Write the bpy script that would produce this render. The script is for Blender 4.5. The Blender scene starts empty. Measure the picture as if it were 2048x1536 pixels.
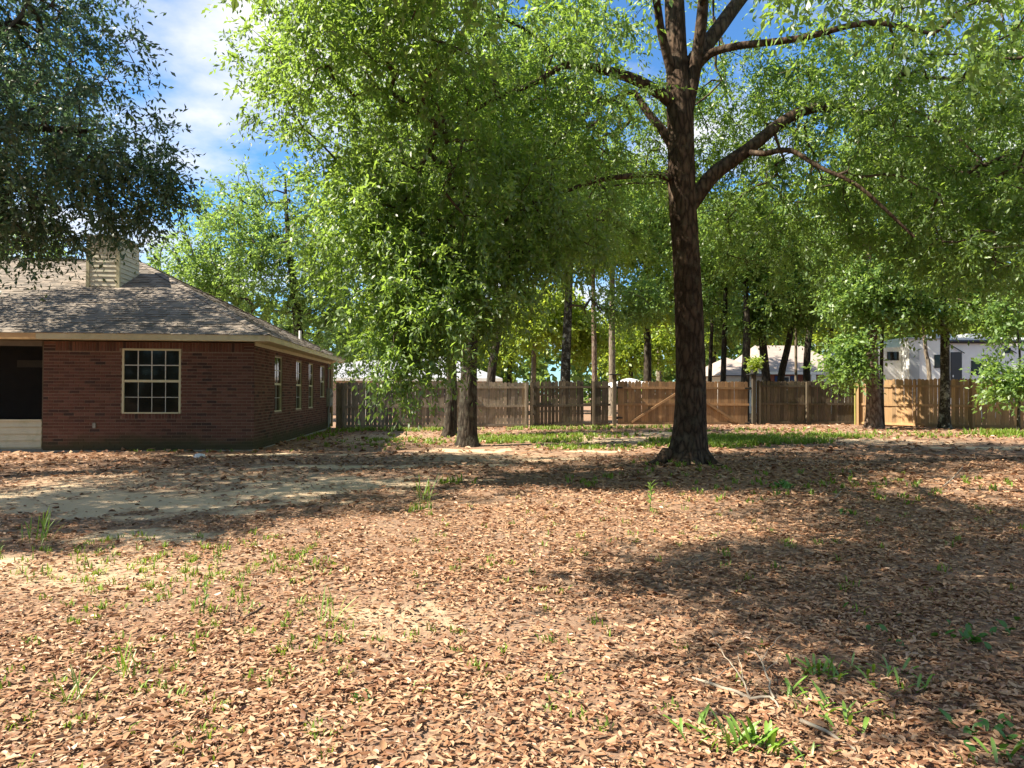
import bpy, math, random
import numpy as np
from mathutils import Vector, Matrix

rng = np.random.default_rng(7)
random.seed(7)
sc = bpy.context.scene
C = sc.collection
R = math.radians

# ------------------------------------------------------------------ camera
cam = bpy.data.cameras.new('camera')
cam.lens = 36 * 1420 / 2048
cam.sensor_width = 36
cam.clip_start = 0.05
cam.clip_end = 3000
camo = bpy.data.objects.new('camera', cam)
C.objects.link(camo)
camo.matrix_world = (Matrix.Translation((0, 0, 1.4)) @ Matrix.Rotation(math.pi / 2 + math.atan(18 / 1420), 4, 'X')
                     @ Matrix.Rotation(0.004, 4, 'Z'))
sc.camera = camo

# ------------------------------------------------------------------ sky and sun
SUN_AZ, SUN_EL = R(191), R(47)
world = bpy.data.worlds.new('World')
sc.world = world
world.use_nodes = True
wn = world.node_tree
wn.nodes.clear()


def wnode(t, **kw):
    n = wn.nodes.new(t)
    for k, v in kw.items():
        setattr(n, k, v)
    return n


sky = wnode('ShaderNodeTexSky', sky_type='NISHITA', sun_disc=False)
sky.sun_elevation = SUN_EL
sky.sun_rotation = math.atan2(math.cos(SUN_AZ), math.sin(SUN_AZ))
sky.air_density = 1.0
sky.dust_density = 0.3
sky.ozone_density = 2.5
tc = wnode('ShaderNodeTexCoord')
sep = wnode('ShaderNodeSeparateXYZ')
wn.links.new(tc.outputs['Generated'], sep.inputs[0])
zz = wnode('ShaderNodeMath', operation='ADD')
zz.inputs[1].default_value = 0.22
wn.links.new(sep.outputs[2], zz.inputs[0])
zm = wnode('ShaderNodeMath', operation='MAXIMUM')
zm.inputs[1].default_value = 0.05
wn.links.new(zz.outputs[0], zm.inputs[0])
comb = wnode('ShaderNodeCombineXYZ')
for i in range(2):
    dv = wnode('ShaderNodeMath', operation='DIVIDE')
    wn.links.new(sep.outputs[i], dv.inputs[0])
    wn.links.new(zm.outputs[0], dv.inputs[1])
    wn.links.new(dv.outputs[0], comb.inputs[i])
cmap = wnode('ShaderNodeMapping')
cmap.inputs['Location'].default_value = (7.15, 1.15, 0.0)
wn.links.new(comb.outputs[0], cmap.inputs[0])
cn = wnode('ShaderNodeTexNoise')
cn.inputs['Scale'].default_value = 1.7
cn.inputs['Detail'].default_value = 7
cn.inputs['Roughness'].default_value = 0.55
wn.links.new(cmap.outputs[0], cn.inputs[0])
cr = wnode('ShaderNodeValToRGB')
cr.color_ramp.elements[0].position = 0.45
cr.color_ramp.elements[1].position = 0.64
wn.links.new(cn.outputs[0], cr.inputs[0])
skm = wnode('ShaderNodeMix', data_type='RGBA', blend_type='MULTIPLY')
skm.inputs[0].default_value = 1
skm.inputs[7].default_value = (0.42, 0.68, 0.88, 1)
wn.links.new(sky.outputs[0], skm.inputs[6])
cmx = wnode('ShaderNodeMix', data_type='RGBA')
cmx.inputs[7].default_value = (4.2, 4.2, 4.4, 1)
wn.links.new(cr.outputs[0], cmx.inputs[0])
wn.links.new(skm.outputs[2], cmx.inputs[6])
bg = wnode('ShaderNodeBackground')
bg.inputs[1].default_value = 0.085
wo = wnode('ShaderNodeOutputWorld')
wn.links.new(cmx.outputs[2], bg.inputs[0])
wn.links.new(bg.outputs[0], wo.inputs[0])

sun = bpy.data.lights.new('sun', 'SUN')
sun.energy = 4.9
sun.angle = R(0.53)
sun.color = (1.0, 0.90, 0.75)
suno = bpy.data.objects.new('sun', sun)
C.objects.link(suno)
tosun = Vector((math.cos(SUN_AZ) * math.cos(SUN_EL), math.sin(SUN_AZ) * math.cos(SUN_EL), math.sin(SUN_EL)))
suno.rotation_euler = tosun.to_track_quat('Z', 'Y').to_euler()
suno.location = (0, -5, 30)

vs = sc.view_settings
vs.view_transform = 'Standard'
vs.look = 'None'
vs.gamma = 1
vs.exposure = 1.7
vs.use_curve_mapping = False
sc.render.engine = 'CYCLES'
sc.cycles.max_bounces = 6
sc.cycles.diffuse_bounces = 3
sc.cycles.glossy_bounces = 2
sc.cycles.transmission_bounces = 4
sc.cycles.transparent_max_bounces = 8
sc.cycles.use_denoising = True
sc.cycles.sample_clamp_indirect = 3
sc.cycles.sample_clamp_direct = 8
sc.cycles.caustics_reflective = False
sc.cycles.caustics_refractive = False


# ------------------------------------------------------------------ object helpers
def link(o, parent=None):
    C.objects.link(o)
    if parent is not None:
        o.parent = parent
    return o


def tag(o, label=None, cat=None, group=None, kind=None):
    if label:
        o['label'] = label
    if cat:
        o['category'] = cat
    if group:
        o['group'] = group
    if kind:
        o['kind'] = kind
    return o


def empty(name, loc, rz=0.0):
    o = bpy.data.objects.new(name, None)
    o.location = loc
    o.rotation_euler = (0, 0, rz)
    o.empty_display_size = 0.1
    C.objects.link(o)
    return o


def mesh_np(name, verts, faces, tint=None, smooth=False):
    """faces: list of int arrays (n,k)"""
    me = bpy.data.meshes.new(name)
    verts = np.asarray(verts, dtype=np.float32)
    me.vertices.add(len(verts))
    me.vertices.foreach_set('co', verts.ravel())
    loops = np.concatenate([f.ravel() for f in faces]).astype(np.int32)
    cnt = np.concatenate([np.full(len(f), f.shape[1], dtype=np.int32) for f in faces])
    start = np.concatenate([[0], np.cumsum(cnt)[:-1]]).astype(np.int32)
    me.loops.add(len(loops))
    me.loops.foreach_set('vertex_index', loops)
    me.polygons.add(len(cnt))
    me.polygons.foreach_set('loop_start', start)
    if smooth:
        me.polygons.foreach_set('use_smooth', np.ones(len(cnt), dtype=bool))
    if tint is not None:
        a = me.attributes.new('tint', 'FLOAT', 'FACE')
        a.data.foreach_set('value', np.asarray(tint, dtype=np.float32))
    me.update(calc_edges=True)
    me.validate()
    return me


class MB:
    """collects polygons, then links them as one mesh object"""

    def __init__(self):
        self.v, self.f = [], []

    def poly(self, pts):
        n = len(self.v)
        self.v += [tuple(p) for p in pts]
        self.f.append(list(range(n, n + len(pts))))
        return self

    def box(self, a, b):
        (x0, y0, z0), (x1, y1, z1) = a, b
        n = len(self.v)
        self.v += [(x0, y0, z0), (x1, y0, z0), (x1, y1, z0), (x0, y1, z0), (x0, y0, z1), (x1, y0, z1), (x1, y1, z1), (x0, y1, z1)]
        for q in ((0, 3, 2, 1), (4, 5, 6, 7), (0, 1, 5, 4), (1, 2, 6, 5), (2, 3, 7, 6), (3, 0, 4, 7)):
            self.f.append([n + i for i in q])
        return self

    def prism(self, prof, axis, a, b):
        """extrude a 2-D outline along an axis (0,1,2) from a to b"""
        n, k = len(self.v), len(prof)
        for t in (a, b):
            for p, q in prof:
                self.v.append({0: (t, p, q), 1: (p, t, q), 2: (p, q, t)}[axis])
        self.f.append([n + i for i in range(k)][::-1])
        self.f.append([n + k + i for i in range(k)])
        for i in range(k):
            j = (i + 1) % k
            self.f.append([n + i, n + j, n + k + j, n + k + i])
        return self

    def tube(self, pts, radii, sides=8):
        v, f = tube_np(np.array(pts, float), np.array(radii, float), sides)
        n = len(self.v)
        self.v += [tuple(p) for p in v]
        for q in f:
            self.f.append([n + i for i in q])
        self.f.append([n + i for i in range(sides)][::-1])
        m = len(self.v)
        self.f.append([m - sides + i for i in range(sides)])
        return self

    def mesh(self, name, bevel=0.0):
        me = bpy.data.meshes.new(name)
        me.from_pydata(self.v, [], self.f)
        me.update()
        if bevel:
            import bmesh
            bm = bmesh.new()
            bm.from_mesh(me)
            bmesh.ops.recalc_face_normals(bm, faces=bm.faces)
            bmesh.ops.bevel(bm, geom=list(bm.edges), offset=bevel, segments=2, affect='EDGES', clamp_overlap=True)
            bm.to_mesh(me)
            bm.free()
        return me

    def build(self, name, mat, parent=None, bevel=0.0, smooth=False):
        me = self.mesh(name, bevel)
        me.materials.append(mat)
        if smooth:
            me.polygons.foreach_set('use_smooth', [True] * len(me.polygons))
        return link(bpy.data.objects.new(name, me), parent)


def tube_np(pts, radii, sides):
    n = len(pts)
    d = np.gradient(pts, axis=0)
    d /= np.linalg.norm(d, axis=1, keepdims=True) + 1e-9
    ref = np.array([0, 0, 1.0]) if abs(d[0, 2]) < 0.9 else np.array([1.0, 0, 0])
    u = np.cross(d[0], ref)
    u /= np.linalg.norm(u)
    ang = np.arange(sides) * 2 * np.pi / sides
    ca, sa = np.cos(ang)[:, None], np.sin(ang)[:, None]
    V = np.empty((n, sides, 3))
    for i in range(n):
        u = u - d[i] * np.dot(u, d[i])
        u /= np.linalg.norm(u) + 1e-9
        w = np.cross(d[i], u)
        V[i] = pts[i] + radii[i] * (ca * u + sa * w)
    k = np.arange(sides)
    base = (np.arange(n - 1) * sides)[:, None]
    F = np.stack([base + k, base + (k + 1) % sides, base + sides + (k + 1) % sides, base + sides + k], -1).reshape(-1, 4)
    return V.reshape(-1, 3), F


def dens(pl, step):
    """resample a polyline smoothly (Catmull-Rom); rows may hold extra columns such as the radius"""
    pl = np.array(pl, float)
    P = np.vstack([2 * pl[0] - pl[1], pl, 2 * pl[-1] - pl[-2]])
    out = []
    for i in range(1, len(P) - 2):
        m = max(2, int(np.linalg.norm(P[i + 1, :3] - P[i, :3]) / step))
        for t in np.arange(m) / m:
            a, b, c, e = P[i - 1], P[i], P[i + 1], P[i + 2]
            out.append(0.5 * (2 * b + (c - a) * t + (2 * a - 5 * b + 4 * c - e) * t * t + (3 * b - a - 3 * c + e) * t ** 3))
    out.append(P[-2])
    return np.array(out)


# ------------------------------------------------------------------ materials
def mat(name):
    m = bpy.data.materials.new(name)
    m.use_nodes = True
    nt = m.node_tree
    nt.nodes.clear()
    return m, nt


def N(nt, t, ins=None, **kw):
    n = nt.nodes.new(t)
    for k, v in kw.items():
        setattr(n, k, v)
    for k, v in (ins or {}).items():
        if hasattr(v, 'links') or isinstance(v, bpy.types.NodeSocket):
            nt.links.new(v, n.inputs[k])
        else:
            n.inputs[k].default_value = v
    return n


def ramp(nt, fac, stops, interp='LINEAR'):
    n = nt.nodes.new('ShaderNodeValToRGB')
    n.color_ramp.interpolation = interp
    el = n.color_ramp.elements
    while len(el) < len(stops):
        el.new(0.5)
    for e, (p, c) in zip(el, stops):
        e.position = p
        e.color = (*c, 1) if len(c) == 3 else c
    nt.links.new(fac, n.inputs[0])
    return n.outputs[0]


def mixc(nt, fac, a, b, mode='MIX'):
    n = nt.nodes.new('ShaderNodeMix')
    n.data_type = 'RGBA'
    n.blend_type = mode
    for i, v in ((0, fac), (6, a), (7, b)):
        if isinstance(v, bpy.types.NodeSocket):
            nt.links.new(v, n.inputs[i])
        elif i == 0:
            n.inputs[0].default_value = v
        else:
            n.inputs[i].default_value = (*v, 1)
    return n.outputs[2]


def coords(nt, kind='Object', scale=(1, 1, 1)):
    t = N(nt, 'ShaderNodeTexCoord')
    return N(nt, 'ShaderNodeMapping', {0: t.outputs[kind], 'Scale': scale}).outputs[0]


def noise(nt, vec, scale, detail=4, rough=0.55):
    return N(nt, 'ShaderNodeTexNoise', {'Vector': vec, 'Scale': scale, 'Detail': detail, 'Roughness': rough}).outputs[0]


def finish(nt, color, rough=0.8, height=None, bump=0.3, dist=0.02, spec=0.3, metal=0.0):
    p = N(nt, 'ShaderNodeBsdfPrincipled', {'Roughness': rough, 'Specular IOR Level': spec, 'Metallic': metal})
    if isinstance(color, bpy.types.NodeSocket):
        nt.links.new(color, p.inputs['Base Color'])
    else:
        p.inputs['Base Color'].default_value = (*color, 1)
    if height is not None:
        b = N(nt, 'ShaderNodeBump', {'Strength': bump, 'Distance': dist, 'Height': height})
        nt.links.new(b.outputs[0], p.inputs['Normal'])
    o = N(nt, 'ShaderNodeOutputMaterial')
    nt.links.new(p.outputs[0], o.inputs[0])
    return p


def paint(name, col, rough=0.6, var=0.12, scale=6, spec=0.3, metal=0.0, stain=None):
    m, nt = mat(name)
    v = coords(nt)
    n1 = noise(nt, v, scale, 5, 0.65)
    dark = tuple(c * (1 - var) for c in col)
    lite = tuple(min(1, c * (1 + var)) for c in col)
    c = ramp(nt, n1, [(0.3, dark), (0.7, lite)])
    if stain:
        n2 = noise(nt, v, scale * 0.6, 6, 0.7)
        c = mixc(nt, ramp(nt, n2, [(0.52, (0, 0, 0)), (0.72, (0.75, 0.75, 0.75))]), c, stain)
    finish(nt, c, rough, n1, 0.15, 0.01, spec, metal)
    return m


def piece_random(nt):
    """one random number for every separate piece, whether it is an object or an island"""
    g = N(nt, 'ShaderNodeNewGeometry').outputs['Random Per Island']
    o = N(nt, 'ShaderNodeObjectInfo').outputs['Random']
    a = N(nt, 'ShaderNodeMath', {0: g, 1: o}, operation='ADD').outputs[0]
    return N(nt, 'ShaderNodeMath', {0: a}, operation='FRACT').outputs[0]


def wood(name, dark, lite, grain=1.0, stain=None, amount=0.6):
    m, nt = mat(name)
    r = piece_random(nt)
    v = coords(nt, 'Object', (30, 30, 1.6))
    shift = N(nt, 'ShaderNodeVectorMath', {0: v}, operation='ADD')
    cx = N(nt, 'ShaderNodeCombineXYZ', {2: N(nt, 'ShaderNodeMath', {0: r, 1: 37.0}, operation='MULTIPLY').outputs[0]})
    nt.links.new(cx.outputs[0], shift.inputs[1])
    g1 = noise(nt, shift.outputs[0], 1.6, 6, 0.65)
    c = ramp(nt, g1, [(0.25, dark), (0.75, lite)])
    tone = ramp(nt, r, [(0, (0.62, 0.62, 0.64)), (0.5, (0.95, 0.94, 0.92)), (1, (1.25, 1.2, 1.12))])
    c = mixc(nt, 1.0, c, tone, 'MULTIPLY')
    if stain:
        w = N(nt, 'ShaderNodeNewGeometry').outputs['Position']
        n2 = noise(nt, w, 2.3, 6, 0.7)
        c = mixc(nt, ramp(nt, n2, [(0.45, (0, 0, 0)), (0.72, (amount,) * 3)]), c, stain)
    finish(nt, c, 0.85, g1, 0.5, 0.004, 0.15)
    return m


def bark(name, dark, lite, moss=None, sx=9.0, sz=1.3, bump=1.0, mossamt=0.6):
    m, nt = mat(name)
    v = coords(nt, 'Object', (sx, sx, sz))
    w = noise(nt, v, 0.8, 3, 0.5)
    vv = mixc(nt, 0.25, v, N(nt, 'ShaderNodeTexNoise', {'Vector': v, 'Scale': 1.2, 'Detail': 3}).outputs[1])
    vor = N(nt, 'ShaderNodeTexVoronoi', {'Vector': vv, 'Scale': 1.6}, feature='DISTANCE_TO_EDGE').outputs[0]
    fine = noise(nt, coords(nt, 'Object', (sx * 2.2, sx * 2.2, sz * 2.5)), 2.0, 6, 0.7)
    h = N(nt, 'ShaderNodeMath', {0: N(nt, 'ShaderNodeMath', {0: vor, 1: 0.35}, operation='MINIMUM').outputs[0],
                                 1: N(nt, 'ShaderNodeMath', {0: fine, 1: 0.35}, operation='MULTIPLY').outputs[0]}, operation='ADD').outputs[0]
    c = ramp(nt, h, [(0.12, dark), (0.5, lite)])
    c = mixc(nt, ramp(nt, w, [(0.35, (0, 0, 0)), (0.75, (0.5, 0.5, 0.5))]), c, tuple(x * 0.5 for x in dark))
    if moss:
        n2 = noise(nt, coords(nt), 4.0, 6, 0.7)
        c = mixc(nt, ramp(nt, n2, [(0.5, (0, 0, 0)), (0.66, (mossamt,) * 3)]), c, moss)
    finish(nt, c, 0.9, h, bump, 0.04, 0.12)
    return m


def leafmat(name, dark, lite, glow, trans=0.42, gloss=0.06, old=None):
    m, nt = mat(name)
    a = N(nt, 'ShaderNodeAttribute', attribute_name='tint').outputs['Fac']
    st = [(0, dark), (0.85, lite)]
    if old:
        st += [(0.97, lite), (1.0, old)]
    c = ramp(nt, a, st)
    gcol = ramp(nt, a, [(0, tuple(x * 0.7 for x in glow)), (1, glow)])
    d = N(nt, 'ShaderNodeBsdfDiffuse', {0: c})
    t = N(nt, 'ShaderNodeBsdfTranslucent', {0: gcol})
    mx = N(nt, 'ShaderNodeMixShader', {0: trans, 1: d.outputs[0], 2: t.outputs[0]})
    gl = N(nt, 'ShaderNodeBsdfGlossy', {'Roughness': 0.5})
    mx2 = N(nt, 'ShaderNodeMixShader', {0: gloss, 1: mx.outputs[0], 2: gl.outputs[0]})
    o = N(nt, 'ShaderNodeOutputMaterial', {0: mx2.outputs[0]})
    return m


M = {}
M['oak_leaf'] = leafmat('oak_leaf', (0.045, 0.10, 0.022), (0.14, 0.24, 0.045), (0.44, 0.66, 0.09), 0.46, 0.07, (0.3, 0.24, 0.05))
M['dark_leaf'] = leafmat('dark_leaf', (0.028, 0.065, 0.030), (0.065, 0.125, 0.058), (0.14, 0.25, 0.09), 0.36, 0.08)
M['mid_leaf'] = leafmat('mid_leaf', (0.05, 0.115, 0.025), (0.135, 0.235, 0.05), (0.42, 0.62, 0.11), 0.46, 0.05)
M['bright_leaf'] = leafmat('bright_leaf', (0.08, 0.15, 0.015), (0.20, 0.30, 0.03), (0.58, 0.70, 0.07), 0.48, 0.04)
M['far_leaf'] = leafmat('far_leaf', (0.05, 0.10, 0.035), (0.12, 0.20, 0.05), (0.34, 0.48, 0.09), 0.45, 0.03)
M['weed_leaf'] = leafmat('weed_leaf', (0.09, 0.20, 0.02), (0.20, 0.36, 0.03), (0.30, 0.46, 0.03), 0.35, 0.08)
M['ivy_leaf'] = leafmat('ivy_leaf', (0.03, 0.11, 0.02), (0.07, 0.19, 0.03), (0.14, 0.30, 0.03), 0.3, 0.04)
M['grass'] = leafmat('grass', (0.09, 0.16, 0.02), (0.22, 0.34, 0.035), (0.32, 0.44, 0.04), 0.35, 0.03, (0.45, 0.40, 0.16))
M['oak_bark'] = bark('oak_bark', (0.018, 0.012, 0.008), (0.125, 0.082, 0.055), (0.12, 0.105, 0.075), 8, 2.6, 1.0, 0.45)
M['grey_bark'] = bark('grey_bark', (0.016, 0.013, 0.010), (0.080, 0.064, 0.048), (0.13, 0.13, 0.095), 10, 2.0, 0.9, 0.45)
M['pine_bark'] = bark('pine_bark', (0.055, 0.032, 0.023), (0.27, 0.20, 0.155), (0.25, 0.23, 0.18), 7, 2.4, 1.0, 0.4)
M['pale_bark'] = bark('pale_bark', (0.10, 0.08, 0.06), (0.32, 0.27, 0.21), None, 8, 2.0, 0.6)
M['lichen_bark'] = bark('lichen_bark', (0.02, 0.018, 0.014), (0.08, 0.07, 0.05), (0.42, 0.42, 0.34), 12, 5, 0.6, 0.8)
M['twig'] = paint('twig', (0.075, 0.055, 0.038), 0.9, 0.3, 8)
M['dead_wood'] = paint('dead_wood', (0.30, 0.25, 0.19), 0.9, 0.25, 20, stain=(0.25, 0.27, 0.2))
M['dark_stick'] = paint('dark_stick', (0.09, 0.055, 0.038), 0.9, 0.3, 20)
M['old_wood'] = wood('old_wood', (0.135, 0.113, 0.088), (0.37, 0.315, 0.25), 1, (0.075, 0.068, 0.045), 0.55)
M['dark_wood'] = wood('dark_wood', (0.052, 0.043, 0.031), (0.165, 0.135, 0.10), 1, (0.058, 0.064, 0.034), 0.55)
M['gate_wood'] = wood('gate_wood', (0.20, 0.118, 0.060), (0.40, 0.255, 0.140), 1, (0.16, 0.11, 0.065), 0.5)
M['new_wood'] = wood('new_wood', (0.33, 0.20, 0.10), (0.57, 0.375, 0.205), 1, (0.25, 0.19, 0.09), 0.5)
M['lichen_wood'] = wood('lichen_wood', (0.13, 0.12, 0.04), (0.34, 0.32, 0.10))
M['iron'] = paint('iron', (0.02, 0.02, 0.02), 0.5, 0.2, 20)
M['trim'] = paint('trim', (0.56, 0.51, 0.33), 0.55, 0.10, 3, stain=(0.36, 0.35, 0.18))
M['trim_orange_lit'] = paint('trim_orange_lit', (0.54, 0.36, 0.17), 0.55, 0.12, 3)  # trim with the orange light on the porch eave put into its colour
M['sash'] = paint('sash', (0.58, 0.55, 0.36), 0.5, 0.08, 5)
M['muntin'] = paint('muntin', (0.56, 0.57, 0.52), 0.5, 0.06, 5)
M['siding'] = paint('siding', (0.52, 0.51, 0.37), 0.6, 0.08, 4, stain=(0.32, 0.36, 0.20))
M['chim_siding'] = paint('chim_siding', (0.62, 0.57, 0.44), 0.6, 0.08, 4, stain=(0.36, 0.38, 0.24))
M['concrete'] = paint('concrete', (0.30, 0.28, 0.23), 0.9, 0.2, 5, stain=(0.12, 0.13, 0.07))
M['box_grey'] = paint('box_grey', (0.26, 0.27, 0.23), 0.6, 0.15, 8)
M['white'] = paint('white', (0.78, 0.78, 0.75), 0.5, 0.06, 3)
M['rv_white'] = paint('rv_white', (0.84, 0.84, 0.82), 0.3, 0.06, 1.2, 0.5)
M['rv_grey'] = paint('rv_grey', (0.40, 0.43, 0.45), 0.4, 0.1, 2)
M['black'] = paint('black', (0.015, 0.016, 0.018), 0.35, 0.2, 5, 0.5)
M['rubber'] = paint('rubber', (0.025, 0.025, 0.025), 0.85, 0.2, 10)
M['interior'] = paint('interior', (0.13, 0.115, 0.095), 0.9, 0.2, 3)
M['interior_trim'] = paint('interior_trim', (0.55, 0.52, 0.40), 0.8, 0.1, 3)
M['metal'] = paint('metal', (0.5, 0.5, 0.48), 0.4, 0.1, 5, 0.5, 0.8)
M['navy'] = paint('navy', (0.035, 0.07, 0.20), 0.6, 0.1, 5)
M['canvas'] = paint('canvas', (0.72, 0.74, 0.78), 0.8, 0.05, 3)
M['far_roof'] = paint('far_roof', (0.30, 0.25, 0.22), 0.9, 0.15, 3)
M['far_roof_grey'] = paint('far_roof_grey', (0.27, 0.28, 0.31), 0.9, 0.15, 3)
M['terracotta'] = paint('terracotta', (0.08, 0.075, 0.07), 0.8, 0.2, 8)


def glassmat(name, tint, rough=0.03):
    m, nt = mat(name)
    v = coords(nt)
    n1 = noise(nt, v, 1.3, 2, 0.5)
    finish(nt, tint, rough, n1, 0.05, 0.05, 0.28)
    return m


M['pane'] = glassmat('pane', (0.012, 0.013, 0.010), 0.06)
M['far_pane'] = glassmat('far_pane', (0.05, 0.06, 0.07), 0.1)

m, nt = mat('screen_mesh')
t = N(nt, 'ShaderNodeBsdfTransparent', {0: (0.8, 0.8, 0.8, 1)})
d = N(nt, 'ShaderNodeBsdfDiffuse', {0: (0.02, 0.02, 0.02, 1)})
mx = N(nt, 'ShaderNodeMixShader', {0: 0.3, 1: t.outputs[0], 2: d.outputs[0]})
N(nt, 'ShaderNodeOutputMaterial', {0: mx.outputs[0]})
M['screen'] = m

m, nt = mat('brick')
r = piece_random(nt)
v = N(nt, 'ShaderNodeNewGeometry').outputs['Position']
f1 = noise(nt, v, 45, 5, 0.7)
c = ramp(nt, r, [(0, (0.050, 0.036, 0.032)), (0.06, (0.080, 0.044, 0.035)), (0.25, (0.118, 0.058, 0.042)), (0.7, (0.145, 0.070, 0.051)), (1, (0.175, 0.092, 0.067))])
c = mixc(nt, 0.5, c, ramp(nt, f1, [(0.25, (0.55, 0.5, 0.5)), (0.8, (1.3, 1.3, 1.3))]), 'MULTIPLY')
alg = noise(nt, v, 0.9, 6, 0.7)
zc = N(nt, 'ShaderNodeSeparateXYZ', {0: v}).outputs[2]
zf = N(nt, 'ShaderNodeMapRange', {0: zc, 1: 0.75, 2: 0.05, 3: -0.35, 4: 0.5}).outputs[0]
am = N(nt, 'ShaderNodeMath', {0: alg, 1: zf}, operation='ADD').outputs[0]
algae = ramp(nt, am, [(0.55, (0, 0, 0)), (0.85, (0.85, 0.85, 0.85))])
c = mixc(nt, algae, c, (0.072, 0.068, 0.034))
finish(nt, c, 0.9, f1, 0.4, 0.003, 0.15)
M['brick'] = m

m, nt = mat('mortar')
v = N(nt, 'ShaderNodeNewGeometry').outputs['Position']
f1 = noise(nt, v, 30, 5, 0.7)
alg = noise(nt, v, 0.9, 6, 0.7)
zc = N(nt, 'ShaderNodeSeparateXYZ', {0: v}).outputs[2]
zf = N(nt, 'ShaderNodeMapRange', {0: zc, 1: 0.75, 2: 0.05, 3: -0.35, 4: 0.5}).outputs[0]
am = N(nt, 'ShaderNodeMath', {0: alg, 1: zf}, operation='ADD').outputs[0]
c = ramp(nt, f1, [(0.3, (0.19, 0.14, 0.10)), (0.7, (0.28, 0.215, 0.155))])
c = mixc(nt, ramp(nt, am, [(0.55, (0, 0, 0)), (0.85, (0.85, 0.85, 0.85))]), c, (0.072, 0.068, 0.034))
finish(nt, c, 0.95, f1, 0.5, 0.005, 0.1)
M['mortar'] = m

m, nt = mat('shingle')
r = piece_random(nt)
v = N(nt, 'ShaderNodeNewGeometry').outputs['Position']
f1 = noise(nt, v, 60, 4, 0.75)
f2 = noise(nt, v, 1.1, 5, 0.65)
c = ramp(nt, r, [(0, (0.155, 0.138, 0.117)), (0.3, (0.195, 0.172, 0.145)), (0.6, (0.245, 0.213, 0.178)), (1, (0.28, 0.242, 0.200))])
c = mixc(nt, 0.7, c, ramp(nt, f1, [(0.3, (0.6, 0.6, 0.6)), (0.75, (1.3, 1.3, 1.3))]), 'MULTIPLY')
c = mixc(nt, 0.8, c, ramp(nt, f2, [(0.3, (0.75, 0.76, 0.78)), (0.75, (1.15, 1.1, 1.05))]), 'MULTIPLY')
finish(nt, c, 0.95, f1, 0.5, 0.003, 0.1)
M['shingle'] = m

m, nt = mat('far_brick')
bt = N(nt, 'ShaderNodeTexBrick', {'Vector': coords(nt), 'Color1': (0.34, 0.13, 0.09, 1), 'Color2': (0.25, 0.09, 0.06, 1), 'Mortar': (0.4, 0.33, 0.28, 1), 'Scale': 4.5, 'Mortar Size': 0.01})
finish(nt, bt.outputs[0], 0.9)
M['far_brick'] = m

m, nt = mat('dry_leaf')
a = N(nt, 'ShaderNodeAttribute', attribute_name='tint').outputs['Fac']
ob = N(nt, 'ShaderNodeObjectInfo').outputs['Random']
a2 = N(nt, 'ShaderNodeMath', {0: N(nt, 'ShaderNodeMath', {0: a, 1: ob}, operation='ADD').outputs[0]}, operation='FRACT').outputs[0]
c = ramp(nt, a2, [(0, (0.15, 0.070, 0.038)), (0.18, (0.255, 0.130, 0.070)), (0.5, (0.36, 0.203, 0.112)), (0.82, (0.42, 0.255, 0.150)), (1, (0.45, 0.305, 0.195))])
d = N(nt, 'ShaderNodeBsdfDiffuse', {0: c})
t = N(nt, 'ShaderNodeBsdfTranslucent', {0: c})
mx = N(nt, 'ShaderNodeMixShader', {0: 0.15, 1: d.outputs[0], 2: t.outputs[0]})
gl = N(nt, 'ShaderNodeBsdfGlossy', {'Roughness': 0.45})
mx2 = N(nt, 'ShaderNodeMixShader', {0: 0.04, 1: mx.outputs[0], 2: gl.outputs[0]})
N(nt, 'ShaderNodeOutputMaterial', {0: mx2.outputs[0]})
M['dry_leaf'] = m

m, nt = mat('ground')
v = N(nt, 'ShaderNodeNewGeometry').outputs['Position']
sa = N(nt, 'ShaderNodeAttribute', attribute_name='sand').outputs['Fac']
n1 = noise(nt, v, 28, 6, 0.75)
n2 = noise(nt, v, 2.2, 6, 0.7)
n3 = noise(nt, v, 95, 3, 0.7)
lit = ramp(nt, n1, [(0.28, (0.12, 0.070, 0.046)), (0.5, (0.24, 0.150, 0.098)), (0.72, (0.34, 0.230, 0.158))])
lit = mixc(nt, ramp(nt, n2, [(0.45, (0, 0, 0)), (0.75, (0.7, 0.7, 0.7))]), lit, (0.25, 0.20, 0.155))
sand = ramp(nt, n3, [(0.25, (0.43, 0.315, 0.20)), (0.7, (0.58, 0.45, 0.30))])
se = N(nt, 'ShaderNodeMath', {0: sa, 1: N(nt, 'ShaderNodeMath', {0: N(nt, 'ShaderNodeMath', {0: noise(nt, v, 5, 7, 0.75), 1: 0.5}, operation='SUBTRACT').outputs[0], 1: 1.1}, operation='MULTIPLY').outputs[0]}, operation='ADD').outputs[0]
c = mixc(nt, ramp(nt, se, [(0.30, (0, 0, 0)), (0.62, (1, 1, 1))]), lit, sand)
finish(nt, c, 0.95, n1, 0.6, 0.03, 0.05)
M['ground'] = m


# ------------------------------------------------------------------ ground
def smooth(t):
    t = np.clip(t, 0, 1)
    return t * t * (3 - 2 * t)


TREE = (3.36, 13.8)


def gz(x, y):
    x, y = np.asarray(x, float), np.asarray(y, float)
    h = 0.13 * smooth((x + 3) / 13) * smooth((y - 11) / 15) - 0.03 * smooth((3 - x) / 8) * smooth((y - 18) / 9)
    h = h + 0.07 * np.exp(-((x - TREE[0]) ** 2 + (y - TREE[1]) ** 2) / (2 * 1.3 ** 2))
    w = np.exp(-(y / 45.0) ** 2)
    h = h + w * (0.012 * np.sin(1.9 * x + 0.7 * y) + 0.010 * np.sin(0.8 * x - 2.3 * y + 1) + 0.006 * np.sin(4.1 * x + 3.3 * y))
    return h


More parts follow.
